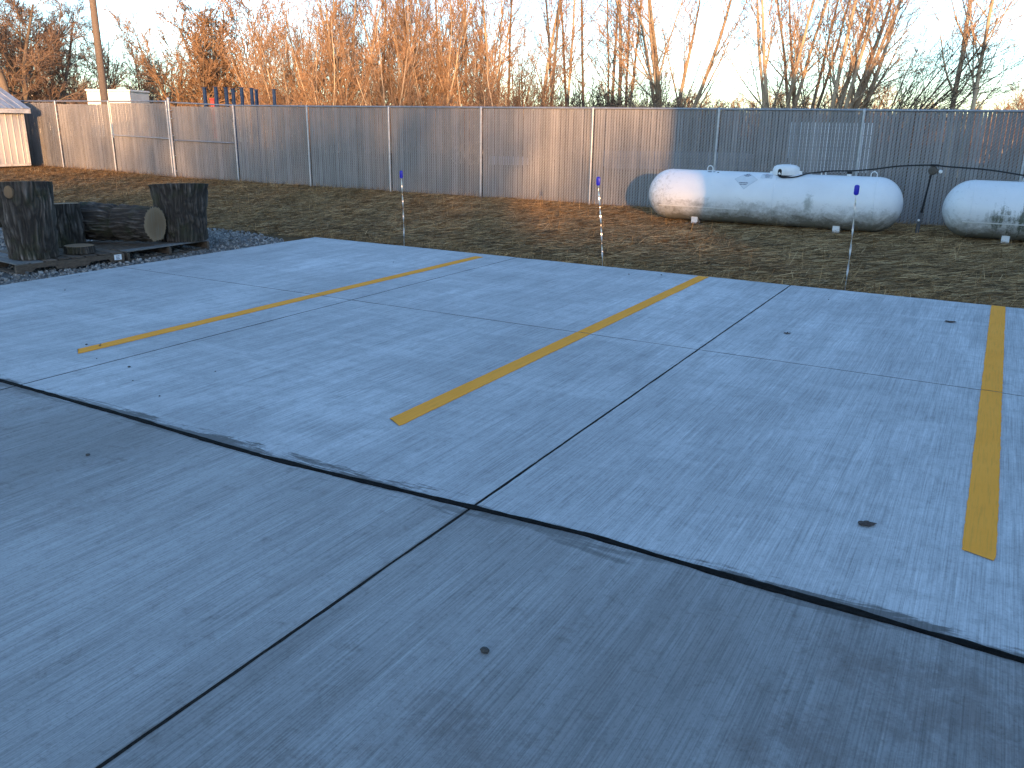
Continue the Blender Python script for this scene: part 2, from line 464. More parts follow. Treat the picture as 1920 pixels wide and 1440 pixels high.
M_BRONZE = simple('dull_regulator_metal', (0.10, 0.085, 0.07), 0.6, 0.4, var=0.4, scale=25)
M_CONDUIT = simple('grey_conduit', (0.13, 0.14, 0.155), 0.6, var=0.15)
M_BLUE = simple('royal_blue_plastic', (0.012, 0.012, 0.36), 0.35, 0, 0.4, 0.08)
M_FOIL = simple('twisted_bright_steel', (0.66, 0.67, 0.69), 0.28, 0.9, 0.5, 0.1)
M_BLUEST = simple('blue_painted_steel', (0.012, 0.035, 0.09), 0.5, var=0.25)
def _siding():
    m = Mat('ivory_ribbed_metal', 0.5, 0, 0.35)
    n = m.noise(m.mapping(m.pos, (1, 4, 0.5)), 1.5, 6, 0.7)
    d = m.noise(m.pos, 14, 6, 0.75)
    c = m.ramp(n, [(0.3, (0.42, 0.40, 0.37)), (0.7, (0.54, 0.52, 0.49))])
    c = m.mix(m.ramp(d, [(0.62, 0.0), (0.75, 0.4)]), c, (0.25, 0.22, 0.19))
    m.color(c); return m.m
M_SIDING = _siding()
def _mroof():
    m = Mat('weathered_metal_roof', 0.5, 0.25, 0.35)
    n = m.noise(m.mapping(m.pos, (1.2, 6, 1.2)), 1.5, 7, 0.75)
    m.color(m.ramp(n, [(0.3, (0.20, 0.20, 0.20)), (0.5, (0.40, 0.395, 0.385)), (0.75, (0.55, 0.54, 0.52))])); return m.m
M_MROOF = _mroof()
M_TRIM = simple('chipped_white_trim', (0.56, 0.53, 0.48), 0.6, var=0.25, scale=6)
M_DARKWOOD = simple('dark_skid_timber', (0.03, 0.026, 0.022), 0.9, var=0.3)
def _tree(name, c0, c1, c2, scale=1.5):
    m = Mat(name, 0.9, 0, 0.1)
    n = m.noise(m.mapping(m.obj, (1, 1, 0.35)), scale, 6, 0.7)
    c = m.ramp(n, [(0.3, c0), (0.5, c1), (0.72, c2)])
    v = m.ramp(m.orand, [(0.0, 0.8), (1.0, 1.15)])
    m.color(m.mix(1.0, c, v, 'MULTIPLY')); return m.m
M_TAN = _tree('pale_tan_bark', (0.20, 0.155, 0.11), (0.36, 0.285, 0.20), (0.48, 0.39, 0.285))
M_GREYB = _tree('grey_brown_bark', (0.09, 0.072, 0.058), (0.16, 0.13, 0.10), (0.23, 0.185, 0.145))
M_TWIG = _tree('reddish_twigs', (0.16, 0.105, 0.063), (0.265, 0.172, 0.105), (0.37, 0.25, 0.155))
M_TWIGT = _tree('tan_twigs', (0.18, 0.11, 0.065), (0.29, 0.185, 0.11), (0.40, 0.27, 0.165))
M_GTWIG = _tree('grey_brown_twigs', (0.10, 0.068, 0.048), (0.18, 0.125, 0.09), (0.27, 0.19, 0.135))
M_DTWIG = _tree('dark_brush_twigs', (0.06, 0.045, 0.034), (0.11, 0.08, 0.058), (0.17, 0.125, 0.09))
M_DARKLEAF = simple('dark_evergreen', (0.03, 0.045, 0.022), 0.8, var=0.4, scale=3)
M_PALE = simple('pale_painted_steel', (0.80, 0.76, 0.66), 0.5, var=0.08, scale=1.5)
M_PALEW = simple('white_sheeting', (0.72, 0.73, 0.75), 0.5, var=0.08)
M_RED = simple('faded_red_paint', (0.26, 0.035, 0.04), 0.5, var=0.15)
M_GREYP = simple('grey_wrapped_stack', (0.48, 0.50, 0.53), 0.6, var=0.2, scale=3)
M_GREYS = simple('dull_grey_stack', (0.26, 0.265, 0.28), 0.7, var=0.5, scale=5)
M_BWALL = simple('tan_metal_wall', (0.34, 0.32, 0.29), 0.7, var=0.1, scale=1)
M_BROOF = simple('brown_roof_metal', (0.13, 0.12, 0.11), 0.6, var=0.15, scale=1)
M_GLASS = simple('dark_window_glass', (0.02, 0.025, 0.03), 0.1, 0, 0.5, 0.1)
M_LEAF = simple('dead_brown_leaf', (0.055, 0.035, 0.028), 0.8, var=0.4, scale=30)
M_STONE = simple('loose_dark_grit', (0.06, 0.058, 0.055), 0.9, var=0.3, scale=30)
M_STICK = simple('white_paper_sticker', (0.72, 0.74, 0.76), 0.6, var=0.05)

# ------------------------------------------------------------------ ground
PAD_L, PAD_B, K2Y, K1Y = -10.43, 11.36, 3.49, 7.44
def smooth(a, b, x):
    t = np.clip((x - a) / (b - a), 0, 1); return t * t * (3 - 2 * t)
def ground_z(x, y):
    x = np.asarray(x, float); y = np.asarray(y, float)
    z = -0.035 + 0.045 * smooth(11.3, 13.0, y) + 0.12 * smooth(-22, -31, x)
    q = np.stack([x * 0.8, y * 0.8, np.zeros_like(x)], -1)
    q2 = np.stack([x * 2.3, y * 3.0, np.zeros_like(x)], -1)
    outside = np.maximum(smooth(11.5, 12.3, y), smooth(-17, -20, x))
    z = z + outside * ((vnoise(q, 3) - 0.5) * 0.05 + (vnoise(q2, 5) - 0.5) * 0.022)
    inside = (x > -18.5) & (y < 11.25)
    return np.where(inside, -0.075, z)
xs = np.concatenate([np.linspace(-900, -60, 14), np.linspace(-50, 12, 249), np.linspace(20, 900, 14)])
ys = np.concatenate([np.linspace(-900, -30, 12), np.linspace(-20, 24, 177), np.linspace(30, 1200, 18)])
XX, YY = np.meshgrid(xs, ys)
ZZ = ground_z(XX, YY)
nx, ny = len(xs), len(ys)
idx = np.arange(nx * ny).reshape(ny, nx)
F = np.stack([idx[:-1, :-1], idx[:-1, 1:], idx[1:, 1:], idx[1:, :-1]], -1).reshape(-1, 4)
tag(link('ground', np_mesh('ground', np.stack([XX, YY, ZZ], -1).reshape(-1, 3), F, True), M_SOIL), kind='structure')

# straw and dead grass matted over the ground between the pad and the fence
def straw(n, xr, yr, lr, seed, up=0.25, spread=0.55, w=(0.003, 0.007), zoff=0.03):
    g = np.random.default_rng(seed)
    x = g.uniform(*xr, n); y = g.uniform(*yr, n)
    keep = ~((x > PAD_L - 0.35) & (y < PAD_B + 0.02)) & ~((x > -18.2) & (y < 11.3 - np.clip((-x - 10.7) * 0.0, 0, 1)) & (x < PAD_L))
    x, y = x[keep], y[keep]; n = len(x)
    z = ground_z(x, y) + g.uniform(0.0, zoff, n)
    a = g.normal(0.0, spread, n) + np.where(g.random(n) < 0.2, g.uniform(-1.5, 1.5, n), 0)
    e = np.abs(g.normal(0, up, n))
    L = g.uniform(*lr, n) * 0.5; W = g.uniform(*w, n) * 0.5
    d = np.stack([np.cos(a) * np.cos(e), np.sin(a) * np.cos(e), np.sin(e)], -1) * L[:, None]
    s = np.stack([-np.sin(a), np.cos(a), g.uniform(-0.7, 0.9, n)], -1); s /= np.linalg.norm(s, axis=1)[:, None]; s *= W[:, None]
    c = np.stack([x, y, z + np.sin(e) * L], -1)
    V = np.stack([c - d - s, c + d - s * 0.4, c + d + s * 0.4, c - d + s], 1).reshape(-1, 3)
    return V, np.arange(4 * n).reshape(-1, 4)
Va, Fa = straw(170000, (-34, 4.5), (11.2, 20.4), (0.08, 0.32), 11, w=(0.005, 0.011), up=0.14, zoff=0.03, spread=0.4)
Vb, Fb = straw(9000, (-34, 4.5), (11.25, 20.3), (0.08, 0.3), 12, up=0.8, spread=1.2, zoff=0.03, w=(0.004, 0.009))
Vc, Fc = straw(9000, (-34, 4.5), (19.75, 20.15), (0.06, 0.2), 13, up=0.9, spread=1.0, zoff=0.03)
Vd, Fd = straw(6000, (-11, 4.5), (11.36, 11.6), (0.05, 0.16), 14, up=0.6, spread=1.0, zoff=0.03)
V = np.concatenate([Va, Vb, Vc, Vd]); Fq = np.concatenate([Fa, Fb + len(Va), Fc + len(Va) + len(Vb), Fd + len(Va) + len(Vb) + len(Vc)])
tag(link('grass', np_mesh('grass', V, Fq), M_STRAW), 'matted dry straw and dead grass between the pad and the fence', None, None, 'stuff')

# gravel
def in_gravel(x, y):
    top = np.interp(-x, [10.4, 10.8, 12.2, 13.2, 14.3, 17.5, 18.3, 26], [10.6, 10.95, 11.4, 11.35, 11.0, 10.9, 10.2, 8.0])
    return (x < PAD_L) & (y < top) & (x > -24)
gp = [(PAD_L - .002, -6), (PAD_L - .002, 10.6), (-10.8, 10.95), (-12.2, 11.4), (-13.2, 11.35), (-14.3, 11.0), (-17.5, 10.9), (-18.3, 10.2), (-24, 8.5), (-24, -6)]
mb = MB(); mb.add([(x, y, -0.045) for x, y in gp] + [(x, y, -0.09) for x, y in gp], [tuple(range(10))[::-1]] + [(i, (i + 1) % 10, 10 + (i + 1) % 10, 10 + i) for i in range(10)])
tag(mb.build('gravel_bed', M_GBED), kind='structure')
def stones(n, seed):
    g = np.random.default_rng(seed)
    x = -10.42 - np.abs(g.beta(1.0, 1.6, n)) * 11.5; y = g.uniform(2.0, 11.5, n)
    k = in_gravel(x + 0.0, y); x, y = x[k], y[k]; n = len(x)
    base = np.array([(-1, -1, -1), (1, -1, -1), (1, 1, -1), (-1, 1, -1), (-1, -1, 1), (1, -1, 1), (1, 1, 1), (-1, 1, 1)], float) * 0.62
    V = base[None] * (1 + g.uniform(-0.45, 0.35, (n, 8, 3)))
    V = V * g.uniform(0.6, 1.2, (n, 1, 3))
    th = g.uniform(0, 6.28, n); c, s = np.cos(th), np.sin(th)
    ph = g.uniform(-0.7, 0.7, n); cp, sp = np.cos(ph), np.sin(ph)
    X = V[..., 0] * c[:, None] - V[..., 1] * s[:, None]; Y = V[..., 0] * s[:, None] + V[..., 1] * c[:, None]; Z = V[..., 2]
    X2 = X * cp[:, None] + Z * sp[:, None]; Z2 = -X * sp[:, None] + Z * cp[:, None]
    r = g.lognormal(math.log(0.017), 0.35, n)
    edge = np.where(x > PAD_L - 0.06, 0.5, 1.0); r = r * edge
    P = np.stack([X2 * r[:, None] + x[:, None] - 0.01, Y * r[:, None] + y[:, None], Z2 * r[:, None] + (-0.04 + r * 0.3 + g.uniform(0, 0.012, n))[:, None]], -1)
    q = np.array([(3, 2, 1, 0), (4, 5, 6, 7), (0, 1, 5, 4), (1, 2, 6, 5), (2, 3, 7, 6), (3, 0, 4, 7)])
    return P.reshape(-1, 3), (q[None] + 8 * np.arange(n)[:, None, None]).reshape(-1, 4)
tag(link('gravel', np_mesh('gravel', *stones(26000, 21)), M_GRAVEL), 'grey crushed gravel spread around the pallets', None, None, 'stuff')

# ------------------------------------------------------------------ concrete pad: every slab its own piece, open sawn joints between
k2x = np.array([-14, -6.5, -5.68, -4.95, -4.26, -3.65, -3.08, -2.22, -1.54, -0.85, -0.27, 0.36, 9])
k2y = np.array([3.5, 3.511, 3.498, 3.484, 3.456, 3.443, 3.461, 3.505, 3.537, 3.50, 3.491, 3.462, 3.47])
def k2(x): return np.interp(x, k2x, k2y)
def jit(n, amp, seed):
    g = np.random.default_rng(seed); a = g.normal(0, 1, n); a = np.convolve(np.pad(a, 3, mode='edge'), np.ones(7) / 7, 'valid'); return a * amp * 2 + g.normal(0, amp * 0.5, n)
def slab(name, x0, x1, y0, y1, mat, parent, seed, yl=None, yh=None, th=0.13, amp=0.0016, rough_edges=''):
    """outline with slightly uneven arrises, small bevel, real thickness"""
    step = 0.06
    n1 = max(4, int((x1 - x0) / step)); n2 = max(4, int((y1 - y0) / step))
    X = np.linspace(x0, x1, n1); Y = np.linspace(y0, y1, n2)
    lo = yl(X) if yl else np.full(n1, y0); hi = yh(X) if yh else np.full(n1, y1)
    a1, a2, a3, a4 = [amp * (4.0 if k in rough_edges else 1.0) for k in 'brtl']
    bot = np.stack([X, lo + jit(n1, a1, seed)], -1)
    top = np.stack([X[::-1], hi[::-1] + jit(n1, a3, seed + 1)], -1)
    ylr = np.linspace(lo[-1], hi[-1], n2); yll = np.linspace(hi[0], lo[0], n2)
    rgt = np.stack([x1 + jit(n2, a2, seed + 2), ylr], -1)[1:-1]
    lft = np.stack([x0 + jit(n2, a4, seed + 3), yll], -1)[1:-1]
    O = np.concatenate([bot, rgt, top, lft]); n = len(O)
    nxt, prv = np.roll(O, -1, 0), np.roll(O, 1, 0)
    T = nxt - prv; T /= np.linalg.norm(T, axis=1)[:, None]; N = np.stack([T[:, 1], -T[:, 0]], -1)
    I = O - N * 0.004
    V = np.concatenate([np.c_[I, np.zeros(n)], np.c_[O, np.full(n, -0.004)], np.c_[O, np.full(n, -th)]])
    k = np.arange(n); k1 = (k + 1) % n
    F = [np.arange(n)[None, :], np.stack([k + n, k1 + n, k1, k], -1), np.stack([k + 2 * n, k1 + 2 * n, k1 + n, k + n], -1)]
    return link(name, np_mesh(name, V, F), mat, parent)
pav = tag(empty('pavement', (0, 0, 0)), kind='structure')
J1, J2, J3 = -6.33, -2.21, 1.92
GAP = 0.006
cols_ = [(PAD_L, J1 - GAP), (J1 + GAP, J2 - GAP), (J2 + GAP, J3 - GAP), (J3 + GAP, 6.0), (6.012, 10.1)]
sd = 100
for i, (a, b) in enumerate(cols_):
    slab('concrete_slab', a, b, K2Y, K1Y - GAP, M_NEW, pav, sd, yl=lambda X: k2(X) + 0.014, rough_edges='l' if i == 0 else ''); sd += 10
    slab('concrete_slab', a, b, K1Y + GAP, PAD_B, M_NEW, pav, sd, rough_edges='t' + ('l' if i == 0 else '')); sd += 10
    a2 = a if i else -14.5
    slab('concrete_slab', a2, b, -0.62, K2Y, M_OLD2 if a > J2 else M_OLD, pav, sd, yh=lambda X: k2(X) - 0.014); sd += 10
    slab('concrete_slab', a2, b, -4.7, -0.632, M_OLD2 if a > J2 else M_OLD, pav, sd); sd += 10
# dark grit packed nearly flush in the sawn joints
M_FILL = simple('dark_joint_grit', (0.022, 0.02, 0.018), 0.95, 0, 0.05, 0.5, 40, src='pos')
fm = MB()
for xj in (J1, J2, J3):
    for (a, b) in ((-4.7, K2Y - 0.02), (K2Y + 0.02, PAD_B - 0.005)):
        fm.box((xj - GAP - 0.002, a, -0.05), (xj + GAP + 0.002, b, -0.0012))
fm.box((6.0 - 0.002, -4.7, -0.05), (6.012 + 0.002, PAD_B - 0.005, -0.0012))
fm.box((PAD_L + 0.01, K1Y - GAP - 0.002, -0.05), (10.1, K1Y + GAP + 0.002, -0.0016))
fm.box((-14.5, -0.634, -0.05), (10.1, -0.618, -0.0016))
link_ = fm.build('joint_filler', M_FILL, pav); tag(link_, kind='stuff')
# sealant bead in the wide joint
xb = np.arange(-14.4, 10.0, 0.03); nb = len(xb); g = np.random.default_rng(5)
wv = lambda s, a: np.convolve(np.pad(np.random.default_rng(s).normal(0, 1, nb), 4, mode='edge'), np.ones(9) / 9, 'valid') * a
cy = k2(xb)
rows = []
for off, z in ((-0.021, 0.0015), (-0.014, 0.0045), (-0.003, 0.002), (0.006, 0.0045), (0.015, 0.0055), (0.024, 0.0015)):
    rows.append(np.stack([xb, cy + off * (1 + wv(6, 0.55)) + wv(int(off * 1000) + 60, 0.004), z + np.abs(wv(int(off * 900) + 90, 0.002))], -1))
rows = [rows[0] - [0, 0, 0.02]] + rows + [rows[-1] - [0, 0, 0.02]]
V = np.concatenate(rows); F = []
for r in range(len(rows) - 1):
    k = np.arange(nb - 1) + r * nb
    F.append(np.stack([k, k + 1, k + 1 + nb, k + nb], -1))
link('joint_sealant', np_mesh('joint_sealant', V, np.concatenate(F), True), M_TAR, pav)

# painted parking lines
def parking_line(xc, y0, y1, label, seed, skew=0.0, wid=0.148):
    o = None
    root = empty('parking_line', (xc, (y0 + y1) / 2, 0))
    tag(root, label, 'parking line', 'yellow parking lines painted on the new pad')
    g = np.random.default_rng(seed)
    for (a, b) in ((y0, K1Y - 0.007), (K1Y + 0.007, y1)):
        n = int((b - a) / 0.04); Y = np.linspace(a, b, n)
        jl = np.convolve(np.pad(g.normal(0, 1, n), 3, mode='edge'), np.ones(7) / 7, 'valid') * 0.003 + g.normal(0, 0.0012, n)
        jr = np.convolve(np.pad(g.normal(0, 1, n), 3, mode='edge'), np.ones(7) / 7, 'valid') * 0.003 + g.normal(0, 0.0012, n)
        sk = np.linspace(0, 1, n) * 0
        L = np.stack([-wid / 2 + jl, Y - (y0 + y1) / 2], -1); Rr = np.stack([wid / 2 + jr, Y - (y0 + y1) / 2], -1)
        if a == y0:
            L[0, 1] += skew + 0.02; L[0, 0] += 0.012; Rr[0, 1] -= skew * 0.2; L[1, 1] += skew * 0.6; Rr[0, 0] -= 0.01
        V = np.concatenate([np.c_[L, np.full(n, 0.0042)], np.c_[Rr, np.full(n, 0.0042)], np.c_[L + [-.001, 0], np.full(n, 0.0012)], np.c_[Rr + [.001, 0], np.full(n, 0.0012)]])
        k = np.arange(n - 1)
        F = np.concatenate([np.stack([k, k + n, k + n + 1, k + 1], -1), np.stack([k + 2 * n, k, k + 1, k + 1 + 2 * n], -1), np.stack([k + n, k + 3 * n, k + 1 + 3 * n, k + 1 + n], -1)])
        link('paint_strip', np_mesh('paint_strip', V, F), M_YEL, root)
parking_line(-6.845, 4.33, 11.08, 'yellow parking line nearest the log pallets, thin and shallow angled', 1, 0.06)
parking_line(-3.375, 4.33, 11.33, 'middle yellow parking line running between the other two yellow lines', 2, 0.05)
parking_line(0.186, 4.31, 11.34, 'yellow parking line in front of the second propane tank, near the lone leaf', 3, 0.02)

# things lying on the concrete
def leaf(x, y, s, rz, label, seed):
    g = np.random.default_rng(seed)
    n = 22; V = [(0, 0, 0.006)]
    for i in range(n):
        a = 2 * math.pi * i / n
        r = s * (0.55 + 0.12 * math.cos(2 * a) + 0.06 * math.cos(5 * a + 1) + g.uniform(-0.05, 0.05))
        if i == 0: r = s * 0.95
        V.append((r * math.cos(a), r * 1.15 * math.sin(a), 0.003 + abs(g.normal(0, 0.003))))
    F = [(0, i + 1, (i + 1) % n + 1) for i in range(n)]
    mb = MB().add(V, F)
    # stalk
    o = mb.build('dead_leaf', M_LEAF, loc=(x, y, 0.004), rot=(0, 0, rz))
    so = o.modifiers.new('thick', 'SOLIDIFY'); so.thickness = 0.0015
    tag(o, label, 'leaf')
leaf(-0.34, 4.40, 0.062, 0.5, 'large dark dead leaf lying alone on the pad beside a yellow line', 1)
leaf(-0.26, 10.06, 0.075, 0.1, 'curled dark leaf near the far grass edge of the pad', 2)
leaf(-1.645, 8.53, 0.045, 0.3, 'small brown leaf scrap just beyond the cross joint', 3)
mb = MB().lathe([(0.003, 0.0), (0.017, 0.002), (0.021, 0.010), (0.014, 0.018), (0.004, 0.020)], 9)
o = mb.build('pebble', M_STONE, loc=(-1.471, 2.43, 0.001)); o.scale = (1, 0.75, 1); tag(o, 'small dark pebble alone on the older stained slab', 'pebble')
g = np.random.default_rng(31); mb = MB()
for (x, y) in [(-6.05, 4.28), (-5.36, 4.57), (-7.0, 4.55), (-6.9, 4.62), (-6.85, 4.58), (-6.5, 4.3), (-5.7, 4.05), (-5.2, 3.9),  (-4.6, 2.9), (-1.6, 10.6), (0.6, 9.7), (-3.9, 11.1), (-4.3, 10.9), (-7.6, 9.9), (-9.5, 6.0), (-9.9, 7.5), (-10.2, 5.2), (-10.3, 8.3), (-10.25, 6.7)]:
    r = g.uniform(0.006, 0.014)
    mb.lathe([(r * .3, 0), (r, r * .2), (r * .8, r * .7), (r * .2, r * .9)], 6, org=(x, y, 0.0005))
tag(mb.build('grit', M_STONE), 'scattered bits of dark grit on the pad', None, None, 'stuff')

# ------------------------------------------------------------------ chain link fence with privacy slats
FY = 20.015
posts_l = [-36.7, -33.65, -30.6, -27.58]
posts_r = [-24.47, -21.49, -18.41, -15.36, -12.30, -9.06, -5.90, -2.78, 0.30, 3.38, 6.45]
def top_z(x): return float(np.interp(x, [-30, -24.6, -24.3, -21, 7], [2.53, 2.53, 2.46, 2.40, 2.37]))
def base_z(x): return float(np.interp(x, [-30, -24.5, -21], [0.10, 0.0, 0.01])) - 0.0
PITCH = 0.072
def panel_meshes(width, h, tag_):
    """slats of one bay and the woven wire in front of and behind them, origin at the foot of the bay's first post"""
    n = int((width - 0.07) / PITCH); V = []; Fq = []
    g = np.random.default_rng(int(width * 1000))
    x = 0.035 + (np.arange(n) + 0.5) * (width - 0.07) / n
    hw = 0.0318 + g.normal(0, 0.0006, n); dx = g.normal(0, 0.0012, n); tl = g.normal(0, 0.0022, n)
    yb = g.normal(0, 0.0016, n)
    z0 = 0.04 + g.normal(0, 0.006, n); z1 = h - 0.075 + g.normal(0, 0.004, n)
    # flattened tube section with rounded edges: 6 points
    sec = [(-1, 0), (-0.8, -0.0065), (0.8, -0.0065), (1, 0), (0.8, 0.0065), (-0.8, 0.0065)]
    P = []
    for z, lean in ((z0, 0), (z1, 1)):
        for (sx, sy) in sec:
            P.append(np.stack([x + dx + lean * tl + sx * hw, yb + sy, z], -1))
    P = np.stack(P, 1)
    f = [(i, (i + 1) % 6, 6 + (i + 1) % 6, 6 + i) for i in range(6)]
    Fq = (np.array(f)[None] + 12 * np.arange(n)[:, None, None]).reshape(-1, 4)
    slat_me = np_mesh('slats_' + tag_, P.reshape(-1, 3), Fq)
    # wire: '/' strands in front, '\' strands behind
    half = PITCH / 2
    ni = int((width - 0.04) / half); nj = int((h - 0.06) / PITCH)
    i, j = np.meshgrid(np.arange(ni), np.arange(nj), indexing='ij'); i = i.ravel(); j = j.ravel()
    xa = 0.02 + i * half; za = 0.02 + j * PITCH + (i % 2) * half
    segs = []
    for front in (True, False):
        y = -0.0095 if front else 0.0095
        if front: A = np.stack([xa, np.full_like(xa, y), za], -1); B = np.stack([xa + half, np.full_like(xa, y), za + half], -1)
        else: A = np.stack([xa, np.full_like(xa, y), za], -1); B = np.stack([xa + half, np.full_like(xa, y), za - half], -1)
        segs.append((A, B))
    A = np.concatenate([s[0] for s in segs]); B = np.concatenate([s[1] for s in segs])
    T = B - A; T /= np.linalg.norm(T, axis=1)[:, None]
    U = np.tile([0, 1.0, 0], (len(A), 1)); W = np.cross(T, U)
    r = 0.0022; Vv = []
    for Q in (A, B):
        for k in range(3):
            a = 2 * math.pi * k / 3 - math.pi / 2
            Vv.append(Q + r * (math.cos(a) * W + math.sin(a) * U))
    Vv = np.stack(Vv, 1)
    f = [(k, (k + 1) % 3, 3 + (k + 1) % 3, 3 + k) for k in range(3)]
    Ff = (np.array(f)[None] + 6 * np.arange(len(A))[:, None, None]).reshape(-1, 4)
    return slat_me, np_mesh('wire_' + tag_, Vv.reshape(-1, 3), Ff)
_cache = {}
def fence(name, posts, label, tall=()):
    root = tag(empty(name, (posts[0], FY, 0)), label, 'fence')
    x0 = posts[0]
    for i, x in enumerate(posts):
        bz, tz = base_z(x), top_z(x)
        r = 0.042 if x in tall else 0.031
        tz2 = tz + (0.09 if x in tall else -0.03)
        mb = MB().tube([(0, 0, bz - 0.15), (0, 0, tz2)], r, 14)
        yo = -0.055 if x in tall else -0.045
        p = mb.build('post', M_GALV, root, True, loc=(x - x0, yo, 0), angle=50)
        cap = MB().lathe([(r * 1.12, tz2 - 0.035), (r * 1.12, tz2), (r * 0.8, tz2 + 0.025), (r * 0.2, tz2 + 0.036)], 14)
        cap.build('post_cap', M_GALV, p, True, angle=50)
        ties = MB()
        for zz in np.linspace(0.3, tz - 0.25, 6):
            ties.tube([(r + 0.004, 0.02, zz - 0.006), (0, -r - 0.004, zz), (-r - 0.004, 0.02, zz + 0.006)], 0.0028, 5)
        tag(ties.build('tie_wire', M_WIRE, p), kind='stuff')
    for a, b in zip(posts[:-1], posts[1:]):
        wdt = round(b - a, 2); hh = round(min(top_z(a), top_z(b)) - max(base_z(a), base_z(b)), 1)
        key = (wdt, hh)
        if key not in _cache: _cache[key] = panel_meshes(wdt, hh + 0.02, '%d_%d' % (wdt * 100, hh * 100))
        sm, wm = _cache[key]
        bz = max(base_z(a), base_z(b)); sh = (top_z(b) - top_z(a)) / (b - a) if hh else 0
        for nm, me, mt in (('slat_panel', sm, M_SLAT), ('chain_link_mesh', wm, M_WIRE)):
            o = link(nm, me, mt, root, loc=(a - x0, 0, min(base_z(a), base_z(b))))
            tag(o, None, None, None, 'stuff')
        MB().tube([(a - x0, -0.012, top_z(a) - 0.03), (b - x0, -0.012, top_z(b) - 0.03)], 0.024, 12).build('top_rail', M_RAIL, root, True, angle=50)
    xa, xb = posts[0], posts[-1]
    # knuckled selvage of the mesh standing above the rail
    n = int((xb - xa) / 0.036); mb = MB()
    for i in range(n):
        x = i * 0.036 + 0.02
        zt = top_z(xa + x) - 0.01
        mb.add([(x - 0.008, 0.004, zt - 0.02), (x - 0.004, 0.004, zt - 0.02), (x + 0.002, 0.002, zt + 0.022), (x - 0.002, 0.002, zt + 0.022),
                (x + 0.008, 0.008, zt - 0.02), (x + 0.012, 0.008, zt - 0.02), (x + 0.004, 0.006, zt + 0.022), (x, 0.006, zt + 0.022)],
               [(0, 1, 2, 3), (4, 5, 6, 7), (3, 2, 6, 7)])
    tag(mb.build('mesh_knuckles', M_WIRE, root), None, None, None, 'stuff')
    return root
fl = fence('chain_link_fence', posts_l + [-24.60], 'grey slatted chain link fence stretch beside the shed, up to the tall terminal post')
fr = fence('chain_link_fence', posts_r, 'long grey slatted chain link fence stretch running behind the propane tanks', tall=(-24.47,))
MB().tube([(-27.58 + 36.7, -0.05, 1.37), (-24.52 + 36.7, -0.05, 1.31)], 0.022, 10).build('brace_rail', M_GALV, fl, True, angle=50)
MB().tube([(0.12, -0.05, 1.27), (-21.53 + 24.47, -0.05, 1.24)], 0.022, 10).build('brace_rail', M_RAIL, fr, True, angle=50)
for zz in (0.25, 0.75, 1.2, 1.4, 1.95, 2.2):
    MB().box((0.03, -0.075, zz), (0.13, -0.03, zz + 0.022), 0.004).build('tension_band', M_GALV, fr)

